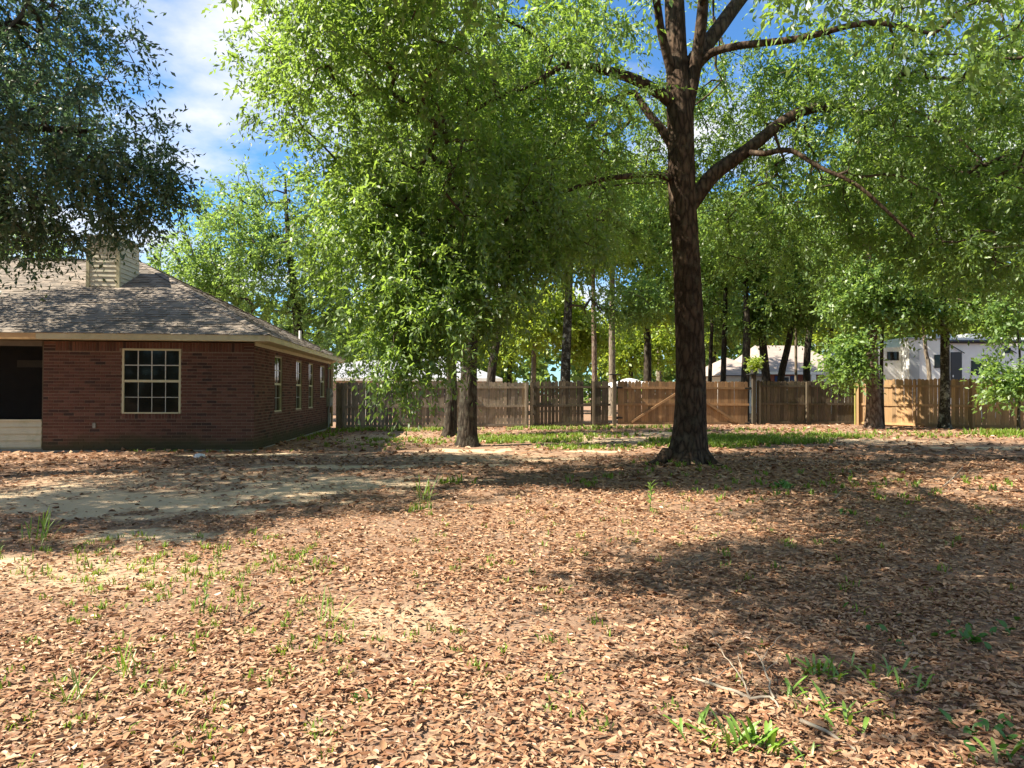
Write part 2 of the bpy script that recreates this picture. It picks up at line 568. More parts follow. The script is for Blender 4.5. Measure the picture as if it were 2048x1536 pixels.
def pw(px, py, extra=0.0):
    """where a ray through a pixel of the photograph meets flat ground"""
    Y = 1.4 * 1420 / (py - 786)
    return ((px - 1024) / 1420 * Y, Y)


# bare sandy patches: centre, half-length, half-width, turn
SAND = [(-5.0, 8.9, 2.5, 1.05, 0.10), (-6.6, 9.6, 1.6, 0.7, 0.1), (-3.1, 9.9, 1.3, 0.5, 0.25), (-2.3, 11.1, 1.7, 0.75, 0.12), (-3.3, 13.4, 1.5, 0.4, 0.1),
        (-3.6, 6.9, 1.0, 0.33, 0.1), (-4.35, 5.75, 0.6, 0.24, 0.1), (-0.7, 13.6, 0.9, 0.3, 0.2), (0.6, 15.0, 0.9, 0.3, 0.1), (2.0, 16.8, 1.0, 0.3, 0.1),
        (-1.0, 17.2, 1.2, 0.6, 0.1), (2.8, 20.5, 2.4, 0.6, 0.1), (4.9, 23.6, 2.2, 0.7, 0.1), (9.5, 20.2, 2.0, 0.4, 0.1), (-5.3, 15.9, 2.2, 0.25, 0.09),
        (12.5, 18.0, 2.5, 0.5, 0.1)]


def thin(x, y):
    """where the litter thins out over sandy soil"""
    x, y = np.asarray(x, float), np.asarray(y, float)
    t = np.zeros_like(x)
    for cx, cy, a, b in ((-5.2, 11.0, 5.0, 4.2), (-0.8, 15.4, 3.4, 2.0), (3.5, 21.0, 5.0, 3.6), (-4.2, 22.0, 2.6, 5.0), (-3.3, 5.6, 1.8, 1.2), (-0.7, 4.4, 0.9, 0.6), (10.5, 19.5, 4.5, 1.4)):
        t = np.maximum(t, np.clip(1.3 - np.hypot((x - cx) / a, (y - cy) / b), 0, 1))
    return t


def sandy(x, y):
    x, y = np.asarray(x, float), np.asarray(y, float)
    s = np.zeros_like(x)
    for cx, cy, a, b, t in SAND:
        dx, dy = x - cx, y - cy
        u = (dx * math.cos(t) + dy * math.sin(t)) / a
        v = (-dx * math.sin(t) + dy * math.cos(t)) / b
        wob = 0.24 * np.sin(3.1 * x + 5.3 * y + a * 7) + 0.22 * np.sin(7.7 * x - 4.1 * y + b * 9) + 0.16 * np.sin(2.3 * x - 11.0 * y + b * 5)
        s = np.maximum(s, np.clip(1.35 - np.sqrt(u * u + v * v) + wob, 0, 1))
    return s


gx = np.concatenate([[-900, -300, -120, -60, -35, -24], np.arange(-17, 21.01, 0.18), [24, 30, 40, 60, 120, 300, 900]])
gy = np.concatenate([[-300, -60, -15, -4, -1], np.arange(0.8, 30.01, 0.18), [31, 33, 36, 40, 46, 55, 70, 100, 200, 500, 1500]])
GX, GY = np.meshgrid(gx, gy)
GZ = gz(GX, GY)
nxg, nyg = len(gx), len(gy)
idx = np.arange(nxg * nyg).reshape(nyg, nxg)
F = np.stack([idx[:-1, :-1], idx[:-1, 1:], idx[1:, 1:], idx[1:, :-1]], -1).reshape(-1, 4)
me = mesh_np('ground', np.stack([GX, GY, GZ], -1).reshape(-1, 3), [F], smooth=True)
a = me.attributes.new('sand', 'FLOAT', 'POINT')
a.data.foreach_set('value', np.maximum(sandy(GX, GY), 0.46 * thin(GX, GY)).astype(np.float32).ravel())
me.materials.append(M['ground'])
ground = tag(link(bpy.data.objects.new('ground', me)), 'leaf-strewn sandy back yard ground', kind='structure')


# ------------------------------------------------------------------ brick house
HA = R(5.3)
HO = (-6.13, 16.85)            # front right corner of the brickwork
eu = np.array([math.cos(HA), math.sin(HA)])
ev = np.array([-math.sin(HA), math.cos(HA)])
house = tag(empty('brick_house', (HO[0], HO[1], 0), HA), 'single storey red brick house with hip shingle roof and screened porch', 'house')
DEPTH, WALLH, UL, UP = 11.3, 2.56, -15.0, -4.72     # UP: where the porch begins
PR = 0.009                                          # bricks stand this far proud of the mortar


def box_part(name, a, b, m, parent=house, bevel=0.0):
    return MB().box(a, b).build(name, m, parent, bevel)


# window on the front: u and z ranges
WU0, WU1, WZ0, WZ1 = -2.985, -1.665, 0.885, 2.405
sidewin = [(2.05, 2.95, 0.87, 2.36), (4.75, 5.65, 0.87, 2.36), (6.75, 7.6, 0.87, 2.36), (8.9, 9.9, 1.22, 2.36)]
GB = -0.15


def wall_slab(name, spans, m):
    b = MB()
    for a, c in spans:
        b.box(a, c)
    return b.build(name, m, house)


T = 0.11
wall_slab('front_wall', [((UP, 0, GB), (WU0, T, WALLH)), ((WU1, 0, GB), (-0.001, T, WALLH)), ((WU0, 0, GB), (WU1, T, WZ0)), ((WU0, 0, WZ1), (WU1, T, WALLH))], M['mortar'])
spans, v0 = [], 0.0
for (a, b, z0, z1) in sidewin:
    spans += [((-T, v0 + (0.112 if v0 == 0 else 0), GB), (0, a, WALLH)), ((-T, a, GB), (0, b, z0)), ((-T, a, z1), (0, b, WALLH))]
    v0 = b
spans.append(((-T, v0, GB), (0, DEPTH, WALLH)))
wall_slab('side_wall', spans, M['mortar'])
box_part('back_wall', (UL, DEPTH - T, GB), (-T - 0.001, DEPTH - 0.002, WALLH), M['mortar'])
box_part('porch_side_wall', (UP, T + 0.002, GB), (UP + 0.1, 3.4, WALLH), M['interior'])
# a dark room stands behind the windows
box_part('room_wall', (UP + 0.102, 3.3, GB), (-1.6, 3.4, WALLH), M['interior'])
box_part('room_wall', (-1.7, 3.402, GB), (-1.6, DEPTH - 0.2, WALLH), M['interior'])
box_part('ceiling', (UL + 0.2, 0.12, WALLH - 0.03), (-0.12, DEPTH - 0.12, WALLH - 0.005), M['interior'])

# bricks: running bond, individual ones nearest the camera, the rest joined
BL, BH, JT = 0.214, 0.060, 0.0145
PITCH = BH + JT
brick_all = []           # (axis, lo, hi, z0, z1)


def courses(axis, lo, hi, holes, ztop):
    z, k = -0.06, 0
    while z + BH < ztop:
        x = lo + (-(BL + JT) / 2 if k % 2 else 0)
        while x < hi - 0.02:
            a, b = max(lo + 0.002, x), min(hi - (0 if axis == 'u' else 0.002), x + BL)
            segs = [(a, b)]
            for (h0, h1, hz0, hz1) in holes:
                if z + BH > hz0 and z < hz1:
                    nsegs = []
                    for (p, q) in segs:
                        if q <= h0 or p >= h1:
                            nsegs.append((p, q))
                        else:
                            if p < h0:
                                nsegs.append((p, h0 - 0.003))
                            if q > h1:
                                nsegs.append((h1 + 0.003, q))
                    segs = nsegs
            for (p, q) in segs:
                if q - p > 0.025:
                    brick_all.append((axis, p, q, z, z + BH))
            x += BL + JT
        z += PITCH
        k += 1
    return z


SOLD = 2.335              # soldier course along the top
courses('u', UP + 0.0, 0.0, [(WU0, WU1, WZ0 - 0.125, WZ1 + 0.001)], SOLD)
x = UP + 0.26
while x < -0.24:          # soldier bricks
    if not (x + BH > WU0 - 0.01 and x < WU1 + 0.01):
        brick_all.append(('u', x, x + BH, SOLD + 0.004, WALLH - 0.005))
    else:
        brick_all.append(('u', x, x + BH, WZ1 + 0.004, WALLH - 0.005))
    x += PITCH
for zz0 in (SOLD + 0.004, SOLD + 0.004 + PITCH, SOLD + 0.004 + 2 * PITCH):
    for (a_, b_) in ((UP + 0.002, UP + 0.25), (-0.23, 0)):
        brick_all.append(('u', a_, b_, zz0, min(zz0 + BH, WALLH - 0.005)))
x = WU0
while x < WU1 - 0.03:     # rowlock sill
    brick_all.append(('u', x, min(x + BH, WU1), WZ0 - 0.122, WZ0 - 0.004))
    x += PITCH
courses('v', 0.0, DEPTH, [(a_, b_, z0, z1) for (a_, b_, z0, z1) in sidewin], WALLH - 0.01)


def brick_box(axis, lo, hi, z0, z1, jit=0.0):
    p = PR + jit
    if axis == 'u':
        return (lo, -p, z0), (hi + (p if hi > -0.001 else 0), 0.002, z1)
    return (-0.002, lo + (-0.0 if lo > 0.01 else 0.0), z0), (p, hi, z1)


front = [b for b in brick_all if b[0] == 'u']
front_whole = [b for b in front if abs(b[2] - b[1] - BL) < 1e-6 and b[2] < -0.01 and b[3] > 0.25]
front_whole.sort(key=lambda b: -(b[1] + 0.9 * b[3]))
single = set(front_whole[:300])
bmeshes = []
for k in range(4):
    j = (0.0, 0.0015, -0.0015, 0.0025)[k]
    b = MB().box((-BL / 2, -PR - j, -BH / 2), (BL / 2, 0.002, BH / 2))
    me = b.mesh('brick')
    me.materials.append(M['brick'])
    bmeshes.append(me)
for i, b in enumerate(front_whole[:300]):
    o = bpy.data.objects.new('brick', bmeshes[random.randrange(4)])
    o.location = ((b[1] + b[2]) / 2, 0, (b[3] + b[4]) / 2)
    link(o, house)
mb = MB()
for b in brick_all:
    if b in single:
        continue
    mb.box(*brick_box(*b, jit=random.uniform(-0.002, 0.002)))
tag(mb.build('brick_courses', M['brick'], house), kind='stuff')


# window builder: local plane, x along, z up, y depth (0 at the wall face)
def window(name, w, h, depth, cols, rows, parent, loc, rz, fr=0.045):
    b = MB()
    b.box((0, depth - 0.06, 0), (fr, depth, h)).box((w - fr, depth - 0.06, 0), (w, depth, h))
    b.box((fr, depth - 0.06, h - fr), (w - fr, depth, h)).box((fr, depth - 0.075, 0), (w - fr, depth, 0.03))
    win = b.build(name, M['sash'], parent)
    win.location = loc
    win.rotation_euler = (0, 0, rz)
    MB().box((fr, depth - 0.056, h / 2 - 0.028), (w - fr, depth - 0.012, h / 2 + 0.028)).build('meeting_rail', M['sash'], win)
    pw_, half = (w - 2 * fr) / cols, h / 2
    for (z0, z1, yo) in ((0.03, half - 0.028, -0.018), (half + 0.028, h - fr, -0.036)):
        ph = (z1 - z0) / rows
        for i in range(cols):
            for j in range(rows):
                MB().box((fr + i * pw_ + 0.001, depth + yo, z0 + j * ph + 0.001), (fr + (i + 1) * pw_ - 0.001, depth + yo + 0.005, z0 + (j + 1) * ph - 0.001)).build('pane', M['pane'], win)
        mw = 0.011 if z0 > half else 0.007
        for i in range(1, cols):
            MB().box((fr + i * pw_ - mw, depth + yo - 0.010, z0), (fr + i * pw_ + mw, depth + yo - 0.001, z1)).build('glazing_bar', M['muntin'], win)
        for j in range(1, rows):
            MB().box((fr, depth + yo - 0.012, z0 + j * ph - mw), (w - fr, depth + yo - 0.0025, z0 + j * ph + mw)).build('glazing_bar', M['muntin'], win)
    return win


window('window', WU1 - WU0, WZ1 - WZ0, 0.05, 4, 2, house, (WU0, 0, WZ0), 0)
for (a_, b_, z0, z1) in sidewin:
    window('window', b_ - a_, z1 - z0, 0.085, 2, 2 if z1 - z0 > 1.3 else 1, house, (0, a_, z0), math.pi / 2, 0.028)

# eaves, fascia and roof
OV, EZ = 0.45, 2.71
A = {'fl': (UL, -OV), 'fr': (OV, -OV), 'br': (OV, DEPTH + OV)}
APU, APV, APZ = -4.95, DEPTH / 2, 5.42             # apex of the right hip
FZ0, FZ1 = 2.575, 2.705
box_part('fascia', (UP + 0.07, -OV - 0.022, FZ0), (OV + 0.022, -OV, FZ1), M['trim'])
box_part('fascia', (UL, -OV - 0.024, FZ0 - 0.004), (UP + 0.068, -OV, FZ1), M['trim_orange_lit'])
box_part('fascia', (OV, -OV + 0.001, FZ0), (OV + 0.022, DEPTH + OV, FZ1), M['trim'])
box_part('drip_edge', (UL, -OV - 0.03, FZ1 + 0.001), (OV + 0.03, -OV + 0.02, FZ1 + 0.016), M['trim'])
box_part('soffit', (UL, -OV + 0.001, FZ0 + 0.012), (OV - 0.001, 0.005, FZ0 + 0.03), M['trim'])
box_part('soffit', (0.012, 0.006, FZ0 + 0.012), (OV - 0.001, DEPTH + OV - 0.01, FZ0 + 0.03), M['trim'])
box_part('frieze_board', (0.011, 0.006, FZ0 - 0.075), (0.03, DEPTH - 0.01, FZ0 + 0.010), M['trim'])
b = MB()
Z0 = EZ
p_fl, p_fr, p_br, p_bl = (UL, -OV - 0.03, Z0), (OV + 0.03, -OV - 0.03, Z0), (OV + 0.03, DEPTH + OV, Z0), (UL, DEPTH + OV, Z0)
rl, ap = (UL, APV, APZ), (APU, APV, APZ)
b.poly([p_fl, p_fr, ap, rl]).poly([p_fr, p_br, ap]).poly([p_br, p_bl, rl, ap]).poly([p_bl, p_fl, rl]).poly([p_fl, p_bl, p_br, p_fr])
roof = b.build('roof', M['shingle'], house)

shin = []     # quads given as four lower/upper points on the slope plus lift
EXPO = 0.18


def slope_shingles(P0, along, up, length_fn, nrows, ulo):
    """P0: eave corner; along, up: unit vectors; length_fn(t) gives the (min,max) along the eave at a distance t up the slope"""
    out = []
    nrm = np.cross(along, up)
    for k in range(nrows):
        t0, t1 = k * EXPO, (k + 1) * EXPO + 0.03
        a0, a1 = length_fn(t0)
        b0, b1 = length_fn(t1)
        x = ulo + (k % 3) * 0.113 + random.uniform(-0.03, 0.03)
        while x < max(a1, b1):
            wv = random.choice((0.17, 0.24, 0.30))
            l0, l1 = max(x, a0), min(x + wv - 0.006, a1)
            u0, u1 = max(x, b0), min(x + wv - 0.006, b1)
            if l1 - l0 > 0.03:
                if u1 <= u0:
                    u0 = u1 = min(max((l0 + l1) / 2, b0), b1)
                lift = random.choice((0.008, 0.010, 0.020))
                q = [P0 + along * l0 + up * t0 + nrm * lift, P0 + along * l1 + up * t0 + nrm * lift,
                     P0 + along * u1 + up * t1 + nrm * 0.003, P0 + along * u0 + up * t1 + nrm * 0.003,
                     P0 + along * l0 + up * t0 - nrm * 0.002, P0 + along * l1 + up * t0 - nrm * 0.002]
                out.append(np.array(q))
            x += wv
    return out


# front slope
P0 = np.array(p_fr)
upv = np.array([0, APV - p_fr[1], APZ - Z0])
SL = np.linalg.norm(upv)
hipr = (p_fr[0] - APU) / SL
front_sh = slope_shingles(P0, np.array([1.0, 0, 0]), upv / SL, lambda t: (-9.5, -hipr * t), int(SL / EXPO), -9.5)
# right slope
upr = np.array([APU - p_fr[0], 0, APZ - Z0])
SR = np.linalg.norm(upr)
right_sh = slope_shingles(P0, np.array([0, 1.0, 0]), upr / SR, lambda t: ((APV - p_fr[1]) * t / SR, (p_br[1] - p_fr[1]) - (p_br[1] - APV) * t / SR), int(SR / EXPO), 0.0)
SHF = [[0, 1, 2, 3], [4, 5, 1, 0], [0, 3, 4], [1, 5, 2]]
cand = sorted(range(len(front_sh)), key=lambda i: (front_sh[i][0][2], -front_sh[i][0][0]))
cand = [i for i in cand if front_sh[i][0][0] > -5.4][:300]
cs = set(cand)
for i in cand:
    q = front_sh[i]
    c0 = q[0].copy()
    me = bpy.data.meshes.new('shingle')
    me.from_pydata([tuple(p - c0) for p in q], [], SHF)
    me.materials.append(M['shingle'])
    o = bpy.data.objects.new('shingle', me)
    o.location = tuple(c0)
    link(o, roof)
b = MB()
for L, skip in ((front_sh, cs), (right_sh, set())):
    for i, q in enumerate(L):
        if i in skip:
            continue
        n = len(b.v)
        b.v += [tuple(p) for p in q]
        b.f += [[n + j for j in f] for f in SHF]
tag(b.build('shingle_courses', M['shingle'], roof), kind='stuff')


def caps(a, bpt, n):
    a, bpt = np.array(a), np.array(bpt)
    d = (bpt - a) / n
    s = np.cross(d, (0, 0, 1.0))
    s /= np.linalg.norm(s)
    mbc = MB()
    for i in range(n):
        p, q = a + d * i, a + d * (i + 1.15)
        for sg in (-1, 1):
            mbc.poly([p + (0, 0, 0.045), p + sg * s * 0.14 + (0, 0, -0.005), q + sg * s * 0.14 + (0, 0, -0.015), q + (0, 0, 0.028)])
    return mbc


caps(p_fr, ap, 36).build('hip_cap', M['shingle'], roof)
caps(p_br, ap, 36).build('hip_cap', M['shingle'], roof)
caps(ap, (-10.0, APV, APZ), 28).build('ridge_cap', M['shingle'], roof)
box_part('ridge_vent', (-9.4, APV - 0.11, APZ + 0.028), (-6.55, APV + 0.11, APZ + 0.055), M['black'], roof)
MB().tube([(-0.62, 8.4, 3.1), (-0.62, 8.4, 3.58)], [0.045, 0.045], 10).build('vent_pipe', M['white'], roof)

# chimney: siding boards between corner boards
CU0, CU1, CV0, CV1, CZ = -5.23, -4.39, 2.98, 4.25, 5.62
chim = box_part('chimney', (CU0 + 0.01, CV0 + 0.01, 3.9), (CU1 - 0.01, CV1, CZ), M['chim_siding'])
zc0 = 4.02
while zc0 < CZ - 0.1:
    MB().prism([(CV0 - 0.012, zc0), (CV0 + 0.012, zc0), (CV0 + 0.012, zc0 + 0.128), (CV0 + 0.004, zc0 + 0.128)], 0, CU0 + 0.075, CU1 - 0.075).build('siding_board', M['chim_siding'], chim)
    MB().prism([(CU1 - 0.012, zc0), (CU1 + 0.012, zc0), (CU1 - 0.004, zc0 + 0.128), (CU1 - 0.012, zc0 + 0.128)], 1, CV0 + 0.075, CV1).build('siding_board', M['chim_siding'], chim)
    zc0 += 0.13
for (a_, b_) in (((CU0 - 0.018, CV0 - 0.018, 3.95), (CU0 + 0.072, CV0 + 0.03, CZ)), ((CU1 - 0.072, CV0 - 0.020, 3.95), (CU1 + 0.016, CV0 + 0.072, CZ))):
    box_part('corner_board', a_, b_, M['trim'], chim)
box_part('chimney_cap', (CU0 - 0.06, CV0 - 0.06, CZ + 0.002), (CU1 + 0.06, CV1 + 0.06, CZ + 0.05), M['metal'], chim)
MB().tube([(-4.8, 3.6, CZ + 0.05), (-4.8, 3.6, CZ + 0.3)], [0.12, 0.12], 12).build('flue', M['metal'], chim)

# screened porch
box_part('porch_floor', (UL, 0.0, GB), (UP - 0.002, 3.4, 0.06), M['concrete'])
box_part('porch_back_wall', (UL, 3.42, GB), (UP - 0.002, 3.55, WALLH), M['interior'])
for (z0, z1) in ((0.10, 0.255), (0.26, 0.41), (0.415, 0.57), (0.575, 0.70)):
    MB().prism([(-0.022, z0), (0.02, z0), (0.02, z1), (0.006, z1)], 0, UL, UP - 0.03).build('siding_board', M['siding'], house)
box_part('knee_wall', (UL, 0.021, 0.062), (UP - 0.03, 0.09, 0.70), M['siding'])
box_part('knee_wall_cap', (UL, -0.03, 0.702), (UP - 0.03, 0.11, 0.745), M['siding'])
box_part('porch_post', (UP - 0.028, 0.0, GB + 0.01), (UP - 0.001, 0.09, WALLH), M['dark_wood'])
box_part('screen_panel', (UL, 0.055, 0.747), (UP - 0.03, 0.058, WALLH - 0.12), M['screen'])
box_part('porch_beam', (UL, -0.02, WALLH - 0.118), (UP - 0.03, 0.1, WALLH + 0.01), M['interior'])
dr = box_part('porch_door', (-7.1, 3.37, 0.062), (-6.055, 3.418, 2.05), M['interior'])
for a_, b_ in (((-6.05, 3.34, 0.062), (-5.86, 3.415, 2.25)), ((-7.2, 3.34, 2.055), (-6.051, 3.415, 2.25))):
    box_part('door_frame', a_, b_, M['interior_trim'], dr)
box_part('foundation', (UP, -0.04, GB), (0.04, -PR - 0.006, 0.03), M['concrete'])
box_part('foundation', (PR + 0.006, -0.04, GB), (0.045, DEPTH, 0.02), M['concrete'])
ob_ = MB().box((-3.62, -0.045, 0.545), (-3.545, -PR - 0.001, 0.665)).build('outlet_cover', M['box_grey'], house, 0.008)

# service boxes and downspout at the far corner of the side wall
box_part('meter_box', (0.012, 10.2, 0.85), (0.16, 10.55, 1.55), M['box_grey'], house, 0.012)
MB().tube([(0.165, 10.375, 1.3), (0.23, 10.375, 1.3)], [0.085, 0.08], 14).build('meter_dial', M['metal'], house)
box_part('service_panel', (0.012, 10.75, 0.9), (0.13, 11.05, 1.5), M['box_grey'], house, 0.012)
MB().tube([(0.06, 10.37, 1.55), (0.06, 10.37, 2.5)], [0.03, 0.03], 8).build('conduit', M['box_grey'], house)
MB().tube([(0.07, 10.37, 0.02), (0.07, 10.37, 0.85)], [0.035, 0.035], 8).build('conduit', M['box_grey'], house)
box_part('service_box', (0.012, 10.55, 0.2), (0.10, 10.8, 0.6), M['box_grey'], house, 0.01)
box_part('downspout', (0.02, 11.18, 0.05), (0.10, 11.27, FZ0), M['trim'], house)


# ------------------------------------------------------------------ fences and gate
def picket_mesh(name, w, h, th, m):
    b = MB().prism([(-w / 2, 0), (w / 2, 0), (w / 2, h - 0.04), (w / 2 - 0.04, h), (-w / 2 + 0.04, h), (-w / 2, h - 0.04)], 1, -th / 2, th / 2)
    me = b.mesh(name)
    me.materials.append(m)
    return me


def fence(root, p0, p1, z0, z1, matname, height, posts, rails=(0.10, 0.86, 1.60), bays=None, gap=(0.0, 0.012), skip=(), post_h=None, post_mat=None, sag=0.012):
    """pickets on the far side, rails in front of them, posts in front of the rails; root sits at p0"""
    L = math.hypot(p1[0] - p0[0], p1[1] - p0[1])
    ms = [picket_mesh('picket', w, height + dh, 0.016, M[matname]) for w, dh in ((0.138, 0), (0.138, 0.012), (0.134, -0.012), (0.140, -0.02), (0.130, 0.02))]
    s, k = 0.075, 0
    while s < L - 0.03:
        if not any(a < s < b for a, b in skip):
            o = bpy.data.objects.new('picket', ms[random.randrange(5)])
            o.location = (s, 0, 0.02 + (z1 - z0) * s / L + random.uniform(-sag, sag))
            o.rotation_euler = (random.gauss(0, 0.004), random.gauss(0, 0.006), random.gauss(0, 0.012))
            link(o, root)
        s += 0.14 + random.uniform(*gap)
        k += 1
    ends = sorted(set([0.0] + list(posts) + [L]))
    for a, b in zip(ends[:-1], ends[1:]):
        if b - a < 0.3:
            continue
        for rz in rails:
            dz0, dz1 = (z1 - z0) * a / L + random.uniform(-0.012, 0.012), (z1 - z0) * b / L + random.uniform(-0.012, 0.012)
            r_ = MB()
            n = 0
            pts = []
            for (x, dz) in ((a + 0.004, dz0), (b - 0.004, dz1)):
                pts += [(x, -0.046, rz + dz - 0.045), (x, -0.009, rz + dz - 0.045), (x, -0.009, rz + dz + 0.044), (x, -0.046, rz + dz + 0.044)]
            r_.v = pts
            r_.f = [[3, 2, 1, 0], [4, 5, 6, 7]] + [[i, (i + 1) % 4, 4 + (i + 1) % 4, 4 + i] for i in range(4)]
            r_.build('rail', M[matname], root)
    for i, s in enumerate(posts):
        ph = (post_h[i] if post_h else height - 0.02) + (z1 - z0) * s / L
        pm = M[post_mat[i]] if post_mat else M[matname]
        MB().box((s - 0.045, -0.138, -0.25), (s + 0.045, -0.048, ph)).build('post', pm, root, 0.004)


FA = R(5.3)
fd = (math.cos(FA), math.sin(FA))
FO = (-6.98, 27.75)


def fpt(s):
    return (FO[0] + fd[0] * s, FO[1] + fd[1] * s)


def s_at(px):
    k = (px - 1024) / 1420
    return (k * FO[1] - FO[0]) / (fd[0] - k * fd[1])


def fence_run(name, px0, px1, label, matname, height, post_px, **kw):
    s0, s1 = s_at(px0), s_at(px1)
    p0, p1 = fpt(s0), fpt(s1)
    za, zb = float(gz(*p0)), float(gz(*p1))
    root = tag(empty(name, (p0[0], p0[1], za), FA), label, 'fence', 'yard boundary fence')
    fence(root, p0, p1, za, zb, matname, height, [s_at(p) - s0 for p in post_px], **kw)
    return root


fence_run('wooden_fence', 672, 1058, 'weathered brown picket fence between the house corner and the twin oak trunks', 'old_wood', 1.80, [688, 800, 925, 1052])
fence_run('wooden_fence', 1059.5, 1221, 'dark weathered picket fence section left of the gate with one short picket', 'dark_wood', 1.82, [1063, 1187],
          skip=((s_at(1171) - s_at(1059.5), s_at(1180) - s_at(1059.5)),))
fence_run('wooden_fence', 1513, 1716, 'darkest grey picket fence section right of the gate', 'dark_wood', 1.80, [1517, 1612, 1709], post_mat=['dark_wood', 'dark_wood', 'lichen_wood'])

# newer fence turning toward the camera at the right
kinks = [(14.05, 28.95), (15.85, 27.95), (17.55, 27.0), (19.1, 25.9), (20.9, 24.7)]
ang = math.atan2(kinks[-1][1] - kinks[0][1], kinks[-1][0] - kinks[0][0])
p0, p1 = kinks[0], kinks[-1]
L = math.hypot(p1[0] - p0[0], p1[1] - p0[1])
root = tag(empty('wooden_fence', (p0[0], p0[1], float(gz(*p0))), ang), 'newer orange tan picket fence behind the scaly trunk at the right', 'fence', 'yard boundary fence')
fence(root, p0, p1, float(gz(*p0)), float(gz(*p1)), 'new_wood', 1.86, [0.05, 2.05, 4.0, 5.85, 7.9], gap=(0.0, 0.003), sag=0.008)

# double gate
sg0, sg1 = s_at(1234), s_at(1499)
g0 = fpt(sg0)
GW = sg1 - sg0
gate = tag(empty('wooden_gate', (g0[0], g0[1], float(gz(*g0))), FA), 'orange brown double picket gate with diagonal braces behind the big trunk', 'gate')
ms = [picket_mesh('picket', w, h, 0.016, M['gate_wood']) for w, h in ((0.138, 1.75), (0.138, 1.765), (0.135, 1.74))]
half = GW / 2
for lf in range(2):
    a0, a1 = (0.03, half - 0.015) if lf == 0 else (half + 0.015, GW - 0.03)
    s = a0 + 0.07
    while s < a1 - 0.06:
        o = bpy.data.objects.new('picket', ms[random.randrange(3)])
        o.location = (s, 0, 0.07 + random.uniform(-0.01, 0.01))
        o.rotation_euler = (0, random.gauss(0, 0.004), random.gauss(0, 0.01))
        link(o, gate)
        s += 0.1415
    for rz in (0.11, 0.88, 1.55):
        MB().box((a0, -0.046, rz - 0.045), (a1, -0.009, rz + 0.045)).build('rail', M['gate_wood'], gate, 0.003)
    e0, e1 = ((a0 + 0.55, 0.16), (a1 - 0.05, 1.50)) if lf == 0 else ((a1 - 0.55, 0.16), (a0 + 0.05, 1.50))
    dx, dz = e1[0] - e0[0], e1[1] - e0[1]
    l = math.hypot(dx, dz)
    nx, nz = -dz / l * 0.045, dx / l * 0.045
    MB().prism([(e0[0] - nx, e0[1] - nz), (e0[0] + nx, e0[1] + nz), (e1[0] + nx, e1[1] + nz), (e1[0] - nx, e1[1] - nz)], 1, -0.086, -0.048).build('brace', M['gate_wood'], gate)
for hx, sgn in ((0.0, 1), (GW, -1)):
    for hz in (0.33 if sgn > 0 else 0.11, 1.55):
        MB().box((min(hx - 0.08 * sgn, hx + 0.22 * sgn), -0.060, hz - 0.03), (max(hx - 0.08 * sgn, hx + 0.22 * sgn), -0.0475, hz + 0.03)).box((hx - 0.03, -0.075, hz - 0.06), (hx + 0.03, -0.0605, hz + 0.06)).build('hinge', M['iron'], gate)
for px, lab in ((1228, 'grey gate post with dark flat cap left of the gate'), (1506, 'grey gate post right of the gate carrying a potted plant')):
    q = fpt(s_at(px))
    gp = tag(empty('gate_post', (q[0], q[1], float(gz(*q))), FA), lab, 'gate post', 'gate posts')
    MB().box((-0.075, -0.15, -0.3), (0.075, 0.0, 2.06)).build('post', M['dark_wood'], gp, 0.008)
    MB().box((-0.23, -0.30, 2.062), (0.23, 0.15, 2.10)).build('post_cap', M['black'], gp, 0.006)


# ------------------------------------------------------------------ foliage machinery
def lobes_sample(lobes, n, r, shell=0.45):
    w = np.array([l[6] if len(l) > 6 else l[3] * l[4] * l[5] for l in lobes], float)
    w /= w.sum()
    k = r.choice(len(lobes), n, p=w)
    L_ = np.array([l[:6] for l in lobes], float)[k]
    d = r.normal(size=(n, 3))
    d /= np.linalg.norm(d, axis=1, keepdims=True)
    rad = r.random(n) ** shell
    return L_[:, :3] + d * rad[:, None] * L_[:, 3:6]


def grow(init, clusters, r, step=0.5, bend=0.35):
    """connect every cluster to the nearest wood already grown"""
    cap = len(init) + len(clusters) * 14 + 10
    P = np.empty((cap, 3))
    par = np.full(cap, -1)
    P[:len(init)] = init
    n = n0 = len(init)
    D0 = np.linalg.norm(clusters[:, None, :] - init[None, ::3, :], axis=2).min(1)
    paths, tips = [], np.zeros(len(clusters), int)
    for ci in np.argsort(D0):
        c = clusters[ci]
        dv = P[:n] - c
        dd = np.einsum('ij,ij->i', dv, dv)
        k = int(np.argmin(dd))
        dist = math.sqrt(dd[k])
        if dist < 0.12:
            tips[ci] = k
            continue
        pd = P[k] - P[par[k]] if par[k] >= 0 else np.array([0, 0, 0.5])
        pd = pd / (np.linalg.norm(pd) + 1e-9)
        m = min(13, max(2, int(dist / step) + 1))
        ctrl = P[k] * 0.5 + c * 0.5 + pd * dist * bend * 0.5 + np.array([0, 0, 0.10 * dist]) + r.normal(size=3) * dist * 0.07
        t = (np.arange(1, m + 1) / m)[:, None]
        pts = (1 - t) ** 2 * P[k] + 2 * t * (1 - t) * ctrl + t * t * c
        pts[:-1] += r.normal(size=(m - 1, 3)) * 0.03
        P[n:n + m] = pts
        par[n] = k
        par[n + 1:n + m] = np.arange(n, n + m - 1)
        paths.append((k, n, n + m))
        tips[ci] = n + m - 1
        n += m
    desc = np.zeros(n)
    desc[tips] += 1
    for i in range(n - 1, n0 - 1, -1):
        desc[par[i]] += desc[i]
    return P[:n], par[:n], paths, tips, np.maximum(desc, 1)


